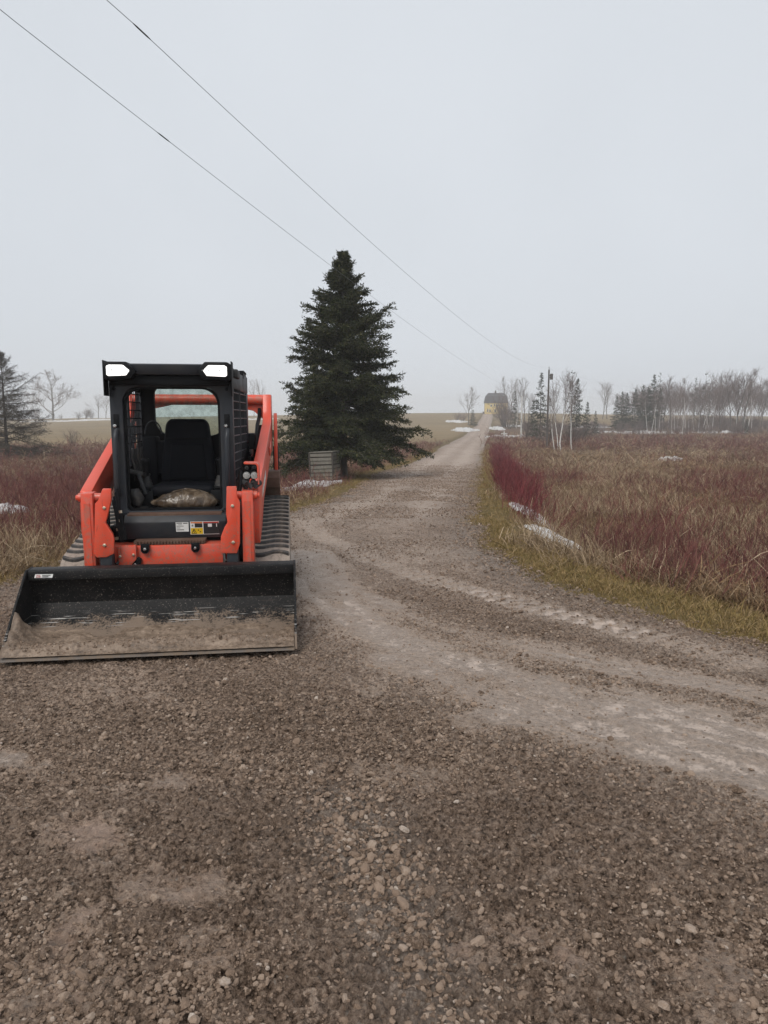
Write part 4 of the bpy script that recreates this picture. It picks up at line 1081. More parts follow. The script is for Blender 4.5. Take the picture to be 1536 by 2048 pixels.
def meadow():
    # ---- right field and left field share the rules; zones come from slow noise
    def zones(x, y):
        red = fbm(x * .16 + 3, y * .085 + 1, 3, 131) + .10 * np.sin(y * .25)
        dark = fbm(x * .22, y * .15, 3, 137)
        return red, dark
    out = {k: [] for k in ('dry', 'dark', 'red')}
    for side, n in (('r', 30000), ('l', 21000)):
        a0, a1 = (.02, .92) if side == 'r' else (-.92, .12)
        x, y = fan(n, 4.2, 150, a0, a1)
        d = np.where(side == 'r', x - road_right(y), road_left(y) - x)
        wob = (fbm(x * .8, y * .8, 2, 141) - .5) * .7
        verge_w = np.where(side == 'r', np.interp(y, [4, 6, 9, 14, 60], [1.25, 1.15, .95, .65, .9]), np.interp(y, [4, 12, 60], [.25, .55, .9]))
        ok = (d + wob > verge_w) & off_snow(x, y)
        if side == 'l': ok &= (y < 92 + 10 * (fbm(x * .05, y * .05, 2, 145) - .5))
        x, y, d = x[ok], y[ok], d[ok]
        red, dark = zones(x, y)
        u = rng.uniform(size=len(x))
        pr = smooth(.44, .62, red)
        if side == 'l':
            pr = np.clip(smooth(.42, .58, red) * .75 + .5 * smooth(9, 14, y), 0, .92) * smooth(6.5, 10, y)
            pr = np.where(y > 60, .8, pr)
        else:
            pr = np.clip(pr * .36 + .10, 0, 1) * smooth(.5, 1.6, d - .3)
            pr = np.where((y > 75) & (y < 125), np.maximum(pr, .75), pr)
            pr = np.where((y > 55) & (y < 75), pr * .35, pr)
        isred = u < pr * .62
        isdark = (~isred) & (rng.uniform(size=len(x)) < smooth(.34, .54, dark) * .8)
        widen = 1 + .035 * np.clip(y - 12, 0, 80)
        for m, key in ((isred, 'red'), (isdark, 'dark'), (~isred & ~isdark, 'dry')):
            hh = np.exp(rng.normal(0, .22, m.sum()))
            out[key].append(np.stack([x[m], y[m], widen[m], hh], 1))
    for key, src, nm, lab, cat in (('dry', GR + GRT + GRF, 'dry_grass', 'tan dry grass covering the fields on both sides of the lane', 'grass'),
                                   ('dark', GRD, 'old_stalks', 'dark weathered stalks lying matted through the fields', 'stalks'),
                                   ('red', SH, 'red_brush', 'dark red twiggy brush growing through the fields', 'brush')):
        a = np.concatenate(out[key]); x, y, w, h = a.T
        h = np.where(y > 45, h * 1.3, h) * np.clip(.55 + .35 * np.minimum(np.abs(x - road_right(y)), np.abs(x - road_left(y))), .6, 1)
        sc = np.stack([w * h, w * h, h * np.where(key == 'red', 1.0, .95)], 1)
        nsrc = len(src); wh = rng.integers(0, nsrc, len(x))
        if key == 'dry':
            near_edge = (x - road_right(y) > 0) & (x - road_right(y) < 2.2) & (y < 9)
            wh = np.where(near_edge & (rng.uniform(size=len(x)) < .5), rng.integers(4, 7, len(x)), wh)
        place(nm, x, y, sc, wh, src, lab, cat)
    # ---- bright red strip along the right verge
    y = np.exp(rng.uniform(math.log(11.5), math.log(75), 900)); d = .62 + np.abs(rng.normal(0, .30, 900)) * np.interp(y, [9, 20, 75], [.7, 1.2, 2.4]) + np.interp(y, [9, 20, 75], [.25, .2, .5])
    x = road_right(y) + d
    ok = off_snow(x, y) & (fbm(x * .5, y * .25, 2, 151) > .30) & (rng.uniform(size=900) < np.interp(y, [11, 14.5, 30, 75], [.15, .5, .6, .35])); x, y = x[ok], y[ok]
    w = 1 + .02 * np.clip(y - 12, 0, 80); h = np.exp(rng.normal(0, .18, len(x))) * np.interp(y, [9, 14, 75], [.75, 1.0, 1.25])
    place('red_dogwood', x, y, np.stack([w * h, w * h, h], 1), rng.integers(0, 3, len(x)), SB, 'row of bright crimson dogwood stems along the right verge', 'shrubs')
    # some of the same deep in the fields
    x, y = fan(550, 9, 60, -.9, .9)
    ok = (np.minimum(np.abs(x - road_left(y)), np.abs(x - road_right(y))) > 1.6) & ((x < road_left(y)) | (x > road_right(y))) & (fbm(x * .6 + 9, y * .4, 2, 157) > .54)
    x, y = x[ok], y[ok]; h = np.exp(rng.normal(0, .2, len(x))) * .95
    place('crimson_brush', x, y, np.stack([h, h, h], 1), rng.integers(0, 3, len(x)), SB, 'scattered crimson stems standing among the dry grass', 'brush')
    # ---- verge turf
    n = 46000
    y = np.exp(rng.uniform(math.log(2.5), math.log(70), n)); side = rng.uniform(size=n) < .66
    dd = rng.uniform(-.12, 1.7, n)
    x = np.where(side, road_right(y) + dd, road_left(y) - dd)
    ed = np.where(dd < .12, .35, 1) * np.where(dd > .95, .55, 1)
    ok = (rng.uniform(size=n) < ed * (.35 + .9 * fbm(x * 1.7, y * 1.7, 3, 161))) & (np.abs(x) < y * 1.0 + 1) & off_snow(x, y)
    x, y = x[ok], y[ok]
    w = 1 + .03 * np.clip(y - 8, 0, 60); h = np.exp(rng.normal(0, .25, len(x)))
    place('verge_turf', x, y, np.stack([w * h, w * h, h], 1), rng.integers(0, 5, len(x)), VG, 'short yellow-green turf edging the gravel lane', 'turf', .2)
    # pale flattened tufts beside the ditch
    x = rng.normal(2.15, .22, 60); y = rng.normal(9.2, .7, 60); x = road_right(y) + .75 + rng.normal(0, .16, 60)
    h = rng.uniform(.7, 1.1, 60); ok = off_snow(x, y); x, y, h = x[ok], y[ok], h[ok]
    place('pale_tussocks', x, y, np.stack([h, h, h * .9], 1), rng.integers(0, 3, len(x)), GRF, 'pale straw tussocks flopped beside the snowy ditch', 'grass')
meadow()

# ------------------------------------------------------------------ old snow
def snow(px0, py0, Y, w, d, label, seed, h=.10, rot=0, lumps=14):
    xx = ray(px0, py0)[0] * Y
    if Y < 60: xx, Y = ground_hit(px0, py0)
    n = 56
    u, v = np.meshgrid(np.linspace(-1.25, 1.25, n), np.linspace(-1.25, 1.25, n))
    r = np.hypot(u, v); a = np.arctan2(v, u)
    edge = 1 + .55 * (fbm(np.cos(a) * 1.7 + seed, np.sin(a) * 1.7 + seed * .7, 3, seed) - .5) * 2
    sx_, sy_ = 3.2 / math.sqrt(w), 3.2 / math.sqrt(d)
    k = np.clip(.85 - r / edge + (1.5 if Y < 60 else 2.3) * (fbm(u * 2.6 * math.sqrt(max(w / d, 1)) + seed * 3.1, v * 2.6 * math.sqrt(max(d / w, 1)) + seed * 1.7, 4, seed + 5, .6) - .5), -1, 1)
    k = np.where(r > 1.2, -1, k)
    x = u * w / 2; y = v * d / 2
    cr, sr = math.cos(rot), math.sin(rot); X = xx + x * cr - y * sr; Yy = Y + x * sr + y * cr
    hh = np.where(k > 0, np.sqrt(np.clip(k, 0, 1)) * h, k * h * 3) + (fbm(X * 4, Yy * 4, 3, seed + 1) - .5) * h * .6 + (fbm(X * 1.2, Yy * 1.2, 2, seed + 2) - .55) * h * 1.2
    z = terrain(X, Yy) + (fbm(X * .9, Yy * .9, 3, 11) - .5) * .12 + .05 + hh
    i = np.arange(n - 1)[:, None] * n + np.arange(n - 1)[None, :]
    f = np.stack([i, i + 1, i + n + 1, i + n], -1).reshape(-1, 4)
    keep = k.ravel()[f].max(1) > -.12
    me = mesh_np('snow_patch', np.stack([X.ravel(), Yy.ravel(), z.ravel()], 1), f[keep])
    tag(obj('snow_patch', me, M['snow']), label, 'snow', 'patches of old snow')
SNOWS = [(1100, 1074, 9.9, .62, 2.2, 'grey snow lying in the ditch nearest the gravel on the right', .05),
         (1066, 1032, 12.2, .55, 3.6, 'thin snow strip continuing up the right ditch behind the nearest patch', .05),
         (1024, 925, 27, .7, 7, 'small snow strip behind the crimson dogwood stems', .14),
         (618, 974, 18.8, 1.9, 1.4, 'white snow patch below the wooden box by the spruce', .16),
         (8, 1022, 12.6, 1.1, .9, 'white snow patch at the left frame edge in the brush', .14),
         (915, 842, 235, 7, 14, 'upper snow bank left of the distant lane', .6),
         (930, 856, 165, 5.5, 16, 'lower snow bank left of the distant lane', .6),
         (995, 852, 175, 3, 12, 'short snow strip on the right bank of the distant lane', .5),
         (1010, 865, 125, 6, 5, 'snow strip behind the small white cross post', .35),
         (1050, 864, 128, 9, 4, 'long snow strip crossing behind the pale pole', .35),
         (1048, 843, 200, 13, 5, 'far snow strip in the clearing beyond the pale pole', .4),
         (1185, 845, 190, 11, 6, 'snow strip left of the birch stand', .5),
         (1270, 852, 150, 20, 7, 'broad patchy snow field before the birch stand', .4),
         (1440, 858, 150, 10, 4, 'narrow snow strip right of the birch stand', .4),
         (1342, 921, 52, 2.2, 1.2, 'tiny snow remnant out in the middle of the right field', .3),
         (170, 840, 300, 34, 8, 'long snow line along the crest of the left hill', .5),
         (95, 839, 300, 22, 6, 'broken snow line below the lone windswept tree', .4),
         (512, 845, 280, 16, 5, 'snow line seen between loader cab and lift arm', .4)]
for i, (px, py, Y, w, d, lab, h) in enumerate(SNOWS): snow(px, py, Y, w, d, lab, 11 + i * 7, h)

# ------------------------------------------------------------------ trees
def join_np(parts):
    co, fa, b = [], [], 0
    for c, f in parts: co.append(c); fa.append(f + b); b += len(c)
    return np.concatenate(co), np.concatenate(fa)
def bare_tree_meshes(name, seed, h, trunk_r, spread=.5, n_main=9, depth=3, first=.3, up=.25, wind=(0, 0), kids=5, twig_r=.012, stems=1, lean=.0, wob=.06):
    """trunk part and crown part of a leafless tree"""
    g = np.random.default_rng(seed); TS, TE, TA, TB = [], [], [], []; CS, CE, CA, CB = [], [], [], []
    wv = np.array([wind[0], wind[1], 0.0])
    def grow(p, d, L, r, lev, segs):
        pts = [p]; q = p
        for k in range(segs):
            d = d + g.normal(0, wob * (1 + lev * .8), 3) + np.array([0, 0, up * (.25 if lev else .05)]) + wv * .12 * (lev > 0)
            d /= np.linalg.norm(d)
            e = q + d * L / segs; ra, rb = r * (1 - .75 * k / segs), r * (1 - .75 * (k + 1) / segs)
            ra, rb = max(ra, twig_r * .6), max(rb, twig_r * .5)
            if lev == 0: TS.append(q); TE.append(e); TA.append(ra); TB.append(rb)
            else: CS.append(q); CE.append(e); CA.append(ra); CB.append(rb)
            pts.append(e); q = e
        return np.array(pts), d
    def branch(p, d, L, r, lev):
        segs = [7, 4, 3, 2, 1][min(lev, 4)]
        pts, dl = grow(p, d, L, r, lev, segs)
        if lev >= depth: return
        nk = n_main if lev == 0 else kids
        for i in range(nk):
            t = (first + (1 - first) * (i + g.uniform(0, 1)) / nk) if lev == 0 else g.uniform(.25, 1)
            k = min(int(t * segs), segs - 1); o = pts[k] + (pts[k + 1] - pts[k]) * (t * segs - k)
            dd = (pts[k + 1] - pts[k]); dd /= np.linalg.norm(dd)
            az = g.uniform(0, 6.283) if lev == 0 else g.uniform(0, 6.283)
            side = np.cross(dd, [math.cos(az), math.sin(az), .3]); side /= np.linalg.norm(side)
            a = g.uniform(.35, .75) * (1 if lev else spread * 2)
            nd = dd * math.cos(a) + side * math.sin(a)
            ll = L * (g.uniform(.38, .62) * (1.15 - .75 * t) if lev == 0 else g.uniform(.35, .6))
            branch(o, nd, ll, r * (.42 if lev == 0 else .5) * (1.1 - .5 * t), lev + 1)
    for s in range(stems):
        a = g.uniform(0, 6.283); ln = lean * g.uniform(.5, 1.3) if stems > 1 else lean
        d = np.array([math.sin(ln) * math.cos(a), math.sin(ln) * math.sin(a), math.cos(ln)])
        p = np.array([math.cos(a), math.sin(a), 0]) * (.15 * (stems > 1)) + [0, 0, -.15]
        branch(p, d, h * (1 if s == 0 else g.uniform(.7, 1)), trunk_r * (1 if s == 0 else g.uniform(.6, 1)), 0)
    tr = mesh_np(name + '_trunk', *prisms(TS, TE, TA, TB, 6)); cr = mesh_np(name + '_crown', *prisms(CS, CE, CA, CB, 3), False)
    return tr, cr
def conifer_meshes(name, seed, h, rad, trunk_r, nb, twigs=14, needles=12, nlen=.09, nwid=.016, first=.04, profile=None, droop=.25, dead=0, fill=1.0):
    g = np.random.default_rng(seed); BS, BE, BA, BB = [], [], [], []; NP_, ND = [], []
    k = 12; zz = np.linspace(-.2, h, k); wobx = np.cumsum(g.normal(0, .008 * h / 10, k)); woby = np.cumsum(g.normal(0, .008 * h / 10, k))
    T = np.stack([wobx, woby, zz], 1)
    ts, te = T[:-1], T[1:]; ra = trunk_r * (1 - .93 * np.linspace(0, 1, k))
    tmesh = mesh_np(name + '_trunk', *prisms(ts, te, ra[:-1], ra[1:], 8))
    for i in range(nb):
        t = first + (1 - first) * ((i + g.uniform(0, 1)) / nb) ** 1.0
        z = t * h; p0 = np.array([np.interp(z, zz, wobx), np.interp(z, zz, woby), z])
        L = rad * (profile(t) if profile else (1 - t) ** .85) * g.choice([.55, .8, .95, 1.0, 1.1, 1.28]) * g.uniform(.9, 1.08)
        az = i * 2.39996 + g.normal(0, .35)
        el = np.interp(t, [0, .4, .8, 1], [-.10, .10, .55, 1.1]) + g.normal(0, .17)
        d = np.array([math.cos(az) * math.cos(el), math.sin(az) * math.cos(el), math.sin(el)])
        n = 6; pts = [p0]; q = p0
        for s in range(n):
            bend = np.array([0, 0, -droop * (.5 - s / n) * .55])
            d = d + bend + g.normal(0, .05, 3); d /= np.linalg.norm(d); q = q + d * L / n; pts.append(q)
        pts = np.array(pts); rb = max(.006, trunk_r * .22 * (L / rad + .15))
        BS += list(pts[:-1]); BE += list(pts[1:]); w = np.linspace(1, .25, n + 1) * rb; BA += list(w[:-1]); BB += list(w[1:])
        if g.uniform() < dead: continue
        nt = max(3, int(twigs * (.35 + .65 * L / rad) * fill))
        for j in range(nt):
            s = .16 + .84 * (j + g.uniform(0, 1)) / nt; kk = min(int(s * n), n - 1); o = pts[kk] + (pts[kk + 1] - pts[kk]) * (s * n - kk)
            fd = pts[kk + 1] - pts[kk]; fd /= np.linalg.norm(fd)
            sd = np.cross(fd, [0, 0, 1]); sd /= max(np.linalg.norm(sd), 1e-3)
            sgn = 1 if j % 2 else -1; a = g.uniform(.5, 1.0)
            td = fd * math.cos(a) + sd * sgn * math.sin(a) + np.array([0, 0, g.normal(-.10, .22)]); td /= np.linalg.norm(td)
            tl = L * g.uniform(.20, .42) * (1.15 - .75 * s) + .10
            if j == nt - 1: td = fd; tl = .15 + .10 * L
            m = max(4, int(needles * (tl / .5) ** .8))
            u = g.uniform(0, 1, m)
            pp = o + td[None] * (tl * u)[:, None] + g.normal(0, .02, (m, 3)) + np.array([0, 0, -.10]) * (u ** 2 * tl)[:, None]
            dd = td[None] * .75 + g.normal(0, .55, (m, 3)) + np.array([0, 0, .12]); dd /= np.linalg.norm(dd, axis=1)[:, None]
            NP_.append(pp); ND.append(dd)
            BS.append(o); BE.append(o + td * tl); BA.append(.006); BB.append(.003)
    bmesh_ = mesh_np(name + '_limbs', *prisms(BS, BE, BA, BB, 4))
    P = np.concatenate(NP_); D = np.concatenate(ND); n = len(P)
    L = nlen * g.uniform(.6, 1.5, n)[:, None]
    sd = np.cross(D, g.normal(size=(n, 3))); sd /= np.linalg.norm(sd, axis=1)[:, None]
    W = nwid * g.uniform(.7, 1.3, n)[:, None]
    co = np.stack([P - sd * W * .7, P + D * L * .55 - sd * W, P + D * L, P + D * L * .5 + sd * W], 1).reshape(-1, 3)
    f = np.arange(n * 4).reshape(-1, 4)
    cmesh = mesh_np(name + '_crown', co, f, False)
    return tmesh, bmesh_, cmesh

def tree(name, parts, loc, rz, sc, label, cat, group=None):
    """parts: list of (part name, mesh, material key)"""
    e = empty(name, loc, rz); e.scale = sc if isinstance(sc, tuple) else (sc, sc, sc)
    for pn, me, mk in parts:
        obj(pn, me, M[mk], e)
    tag(e, label, cat, group)
    return e
def ground_at(px, Y):
    x = ray(px, 840)[0] * Y; return (float(x), float(Y), float(terrain(np.array([x]), np.array([Y]))[0]) - .05)

# the big spruce
def spr_prof(t): return np.interp(t, [0, .06, .12, .21, .4, .55, .7, .82, .92, 1.0], [.5, .6, .84, 1.0, .80, .66, .50, .30, .14, .03])
tm, lm, cm = conifer_meshes('spruce', 5, 9.7, 3.2, .17, 240, twigs=44, needles=28, nlen=.12, nwid=.020, first=.125, profile=spr_prof, droop=.30)
sp_loc = ground_at(688, 27.0)
SPR = tree('spruce_tree', [('trunk', tm, 'bark'), ('limbs', lm, 'bark'), ('crown', cm, 'needle')], sp_loc, .6, (.85, .85, .86), 'tall dark green spruce standing left of the lane behind the loader', 'spruce')
# bare dead limbs drooping low on the side facing us
g = np.random.default_rng(4); S, E, A, B = [], [], [], []
for i in range(9):
    a = g.uniform(-2.7, -.7); q = np.array([0, 0, g.uniform(1.1, 2.6)]); d = np.array([math.cos(a), math.sin(a), g.uniform(-.1, .25)])
    for k in range(6):
        d = d + g.normal(0, .16, 3) + [0, 0, -.10]; d /= np.linalg.norm(d); e = q + d * .34
        S.append(q); E.append(e); A.append(.022 - .003 * k); B.append(.019 - .003 * k)
        if k > 1 and g.uniform() < .6:
            dd = d + g.normal(0, .5, 3); dd /= np.linalg.norm(dd); S.append(e); E.append(e + dd * .35); A.append(.008); B.append(.004)
        q = e
o = obj('dead_limbs', mesh_np('dead_limbs', *prisms(S, E, A, B, 5)), M['larch'], SPR); o.rotation_euler = (0, 0, -.6); tag(o, 'bare grey limbs low on the trunk')

# far trees: a few of each kind, copied
CONS = [conifer_meshes('fir%d' % i, 40 + i, 10, 2.0 + .25 * (i % 3), .14, 84, twigs=9, needles=9, nlen=.26, nwid=.05, first=.06, droop=.3, dead=.05) for i in range(4)]
THIN = [conifer_meshes('thin%d' % i, 60 + i, 10, 1.25, .10, 52, twigs=6, needles=5, nlen=.20, nwid=.035, first=.15, droop=.2, dead=.45, profile=lambda t: (1 - t) ** .6) for i in range(3)]
BIR = [bare_tree_meshes('birch%d' % i, 80 + i, 10, .105, spread=.30, n_main=13, depth=3, first=.35, up=.5, kids=5, twig_r=.016, lean=.11, wob=.08) for i in range(5)]
BAR = [bare_tree_meshes('bare%d' % i, 100 + i, 10, .16, spread=.48, n_main=12, depth=3, first=.22, up=.35, kids=6, twig_r=.017) for i in range(4)]
BUSH = [bare_tree_meshes('bush%d' % i, 120 + i, 4, .05, spread=.5, n_main=9, depth=2, first=.1, up=.3, kids=6, twig_r=.015, stems=7, lean=.35) for i in range(3)]

def put(kind, px, Y, h, label, group, rz=None, wide=1.0, tint=None):
    rz = random.uniform(0, 6.28) if rz is None else rz
    loc = ground_at(px, Y)
    if kind in ('fir', 'thin'):
        src = random.choice(CONS if kind == 'fir' else THIN); s = h / 10
        return tree('fir_tree' if kind == 'fir' else 'sparse_fir_tree', [('trunk', src[0], 'bark'), ('limbs', src[1], 'larch'), ('crown', src[2], 'needlefar')], loc, rz, (s * wide, s * wide, s), label, 'conifer', group)
    if kind in ('birch', 'bare'):
        src = random.choice(BIR if kind == 'birch' else BAR); s = h / 10
        return tree('birch_tree' if kind == 'birch' else 'bare_tree', [('trunk', src[0], 'birch' if kind == 'birch' else 'bark'), ('crown', src[1], 'twig')], loc, rz, (s * wide, s * wide, s), label, 'birch' if kind == 'birch' else 'tree', group)
    src = random.choice(BUSH); s = h / 4
    return tree('bare_bush', [('stems', src[0], 'larch'), ('crown', src[1], 'twig')], loc, rz, (s * wide, s * wide, s), label, 'bush', group)

def put_px(kind, px, base, top, *a, **k):
    X_, Y_ = ground_hit(px, base); put(kind, px, Y_, (base - top) / 1400 * Y_ * .80, *a, **k)
# near birch clump right of the lane (individually placed)
put_px('birch', 1112, 903, 775, 'leaning birch, leftmost white trunk of the clump right of the lane', 'birch clump right of the lane', 2.6, .9)
put_px('birch', 1118, 900, 752, 'upright birch beside the leaning one in the clump right of the lane', 'birch clump right of the lane', None, .9)
put_px('birch', 1124, 903, 734, 'tallest birch of the clump right of the lane', 'birch clump right of the lane', None, 1.0)
put_px('birch', 1146, 902, 738, 'slim birch at the right edge of the clump right of the lane', 'birch clump right of the lane', None, .8)
put('fir', 1080, 100, 9.6, 'dark fir just left of the utility pole', 'firs around the utility pole', None, .85)
put('fir', 1066, 118, 6.2, 'short fir between the pale pole and the utility pole', 'firs around the utility pole', None, 1.0)
put('thin', 1143, 105, 10.2, 'sparse tall fir behind the birch clump', 'firs around the utility pole', None, 1.3)
put('fir', 1153, 112, 9.4, 'dark fir directly right of the birch clump', 'firs around the utility pole', None, .8)
put('fir', 1174, 120, 6.0, 'small fir standing alone right of the birch clump', 'firs around the utility pole', None, 1.0)
put('fir', 1191, 135, 4.6, 'smallest fir at the end of the row right of the birch clump', 'firs around the utility pole', None, 1.0)
# round the house and lane end
put('bare', 937, 215, 10.0, 'leafless tree left of the lane near the house', 'trees near the house', None, 1.0)
put('thin', 943, 213, 9.0, 'thin dead fir inside the leafless tree left of the lane', 'trees near the house', None, .7)
put('fir', 946, 205, 4.6, 'low dark green fir at the left edge of the distant lane', 'trees near the house', None, 1.5)
put('bush', 912, 240, 3.0, 'brown bush on the left bank of the distant lane', 'trees near the house', None, 1.9)
put('bush', 925, 235, 3.0, 'brown bush beside the leafless tree left of the lane', 'trees near the house', None, 1.6)
put('bush', 1009, 195, 8.2, 'big brown bush hiding the right end of the yellow house', 'trees near the house', None, .95)
put('bush', 1019, 180, 5.5, 'dark bush in front of the big brown bush by the house', 'trees near the house', None, 1.1)
put('bush', 1004, 196, 6.6, 'brown bush touching the right corner of the yellow house', 'trees near the house', None, 1.1)
put('bush', 1014, 192, 7.2, 'brown bush between the house and the pointed fir', 'trees near the house', None, 1.1)
put('bare', 1012, 260, 13.5, 'leafless tree rising behind the house roof', 'trees near the house', None, .8)
put('bare', 1020, 265, 13.0, 'leafless tree right behind the house', 'trees near the house', None, .8)
put('fir', 1029, 190, 9.6, 'pointed dark fir right of the yellow house', 'trees near the house', None, .85)
put('birch', 1033, 185, 9.5, 'pale birch beside the pointed fir', 'trees near the house', None, .8)
put('bare', 1048, 210, 12.0, 'leafless tree behind the pale pole', 'trees near the house', None, .8)
put('bare', 1056, 190, 8.0, 'short leafless tree between pale pole and firs', 'trees near the house', None, .9)
# right-hand wood
for j, (px, Y, h) in enumerate(((1232, 170, 8.0), (1243, 165, 9.0), (1252, 168, 8.8), (1269, 165, 9.6), (1284, 168, 10.4), (1294, 165, 9.8), (1305, 162, 12.6), (1318, 178, 10.0))):
    put('fir', px, Y, h, ['leftmost fir of the dark group left of the birch stand', 'second fir from the left in the dark group', 'third fir from the left in the dark group', 'fourth fir from the left in the dark group',
                          'fifth fir from the left in the dark group', 'fir just left of the tallest one in the dark group', 'tallest fir at the right of the dark group', 'fir behind the tallest one in the dark group'][j], 'dark firs left of the birch stand', None, .9)
for px, Y, h, lab in ((1316, 160, 13.0, 'bare spire beside the tallest dark fir'), (1388, 165, 12.0, 'sparse fir spire above the left of the birch stand'), (1407, 163, 13.0, 'tallest sparse fir spire above the birch stand'), (1417, 170, 11.0, 'sparse fir just right of the tallest spire')):
    put('thin', px, Y, h, lab, 'sparse firs above the birch stand', None, .9)
bx = [1295, 1303, 1312, 1318, 1326, 1335, 1343, 1349, 1356, 1362, 1367, 1373, 1380, 1388, 1396, 1404, 1412, 1419, 1426, 1474, 1484, 1493, 1506]
ORD = 'first second third fourth fifth sixth seventh eighth ninth tenth eleventh twelfth thirteenth fourteenth fifteenth sixteenth seventeenth eighteenth nineteenth'.split()
for j, px in enumerate(bx):
    put('birch', px + random.uniform(-2, 2), 146 + random.uniform(-8, 18), random.uniform(5.5, 9.6), ('%s white birch trunk from the left in the birch stand' % ORD[j]) if j < 19 else ('%s white birch from the left before the rounded leafless trees' % ORD[j - 19]), 'white birch stand', None, random.uniform(.55, .8))
for px, Y, h, w, lab in ((1462, 158, 11.6, .8, 'leafless tree left of the rounded ones'), (1470, 160, 12.2, 1.0, 'rounded leafless tree above the right wood'), (1486, 158, 12.0, 1.1, 'broad rounded leafless tree above the right wood'), (1523, 165, 8.6, .9, 'leafless tree near the right frame edge'),
                        (1442, 162, 9.0, .9, 'leafless tree right of the birch stand'), (1205, 260, 11.5, .9, 'faint leafless tree in the gap left of the dark firs'), (1214, 262, 12.0, .8, 'faint taller leafless tree in the gap left of the dark firs'), (1328, 170, 10, .8, 'leafless tree behind the left birches'), (1340, 168, 11, .8, 'second leafless tree behind the left birches')):
    put('bare', px, Y, h, lab, 'leafless trees of the right wood', None, w)
put('fir', 1494, 140, 3.2, 'little fir at the foot of the right wood', 'dark firs left of the birch stand', None, 1.1)
# brushwood filling the far edge of the right field
n = 470
px_ = rng.uniform(1040, 1640, n); Yb = np.where(rng.uniform(size=n) < .35, rng.uniform(136, 150, n), rng.uniform(152, 200, n)); keep = ~((px_ > 1195) & (px_ < 1225) & (rng.uniform(size=n) < .6)); px_, Yb = px_[keep], Yb[keep]
xb = (px_ - 768) / 1400 * Yb; zb = terrain(xb, Yb) - .05
hs = rng.uniform(.4, 1.0, len(xb)) * np.where(Yb < 151, .55, 1) * np.interp(px_, [1040, 1180, 1230, 1300, 1700], [.6, .5, .7, .85, 1.0])
wsrc = [source('brush_source', b[1], M['twig']) for b in BUSH]
o = scatter('brushwood', np.stack([xb, Yb, zb], 1), np.stack([hs * 1.1, hs * 1.1, hs], 1), np.stack([0 * hs, 0 * hs, rng.uniform(0, 6.28, len(hs))], 1), rng.integers(0, 3, len(hs)), wsrc)
tag(o, 'hazy brown brushwood filling the edge of the right wood', 'brushwood', kind='stuff')
# farther wood, one hazy mass
n = 135; px_ = rng.uniform(1230, 1750, n); Yb = rng.uniform(175, 260, n); xb = (px_ - 768) / 1400 * Yb; hs = rng.uniform(.75, 1.15, n) * np.interp(px_, [1230, 1300, 1440, 1700], [.75, .95, 1.1, 1.15])
wsrc = [source('wood_source', b[1], M['twig']) for b in BAR]
o = scatter('far_wood', np.stack([xb, Yb, terrain(xb, Yb) - .05], 1), np.stack([hs * 1.1, hs * 1.1, hs], 1), np.stack([0 * hs, 0 * hs, rng.uniform(0, 6.28, n)], 1), rng.integers(0, 4, n), wsrc)
tag(o, 'leafless far wood reading as one grey mass', 'wood', kind='stuff')
# left hill crest
wt = bare_tree_meshes('windswept', 150, 15.5, .38, spread=.8, n_main=16, depth=4, first=.10, up=.35, wind=(-.25, 0), kids=5, twig_r=.035)
tree('bare_tree', [('trunk', wt[0], 'bark'), ('crown', wt[1], 'twig')], ground_at(106, 318), .4, (1.5, 1.5, 1.12), 'lone leafless windswept tree on the crest of the left hill', 'tree', 'trees on the left hill')
for px, Y, h, w, lab in ((64, 322, 11, 1.0, 'smaller leafless tree left of the windswept one'), (198, 320, 9.5, 1.3, 'rounded leafless tree beside the cab on the left crest'), (212, 324, 9.0, 1.2, 'second rounded leafless tree at the cab edge'), (508, 322, 14.5, .6, 'faint leafless tree left of the cross tube top'), (524, 320, 15.0, .6, 'faint leafless tree above the right lift arm')):
    put('bare', px, Y, h, lab, 'trees on the left hill', None, w)
for px, Y, h, w, lab in ((170, 320, 5.0, 1.4, 'bush left of the rounded trees on the crest'), (155, 322, 3.6, 1.5, 'low bush at the left end of the crest row'), (185, 321, 4.2, 1.5, 'bush under the rounded trees on the crest'), (80, 322, 5.0, 1.5, 'bush behind the larch on the crest'), (40, 320, 5.0, 1.6, 'bush left behind the larch on the crest'), (122, 322, 2.6, 1.2, 'low bush at the foot of the windswept tree'),
                        (145, 92, 2.0, 1.4, 'small dark bush at the field edge'), (1050, 108, 3.4, 1.1, 'brown bush left of the firs by the pole'), (1095, 84, 3.2, 1.4, 'brown bush at the foot of the utility pole'), (1140, 86, 3.0, 1.5, 'brown bush behind the slim birch'), (1165, 95, 2.8, 1.5, 'brown bush right of the birch clump')):
    put('bush', px, Y, h, lab, 'scattered bare bushes', None, w)
# larch at the left edge: a trunk with long bare feathery limbs
lt, ll, lc = conifer_meshes('larch', 33, 8.2, 4.4, .17, 140, twigs=36, needles=7, nlen=.22, nwid=.011, first=.04, droop=.1, profile=lambda t: np.interp(t, [0, .1, .35, .55, .7, .85, 1], [1.0, 1.0, .75, .62, .42, .25, .06]))
tree('larch_tree', [('trunk', lt, 'larch'), ('limbs', ll, 'larch'), ('crown', lc, 'larch')], ground_at(10, 56), 1.0, 1.0, 'leafless brown larch at the left frame edge', 'larch')

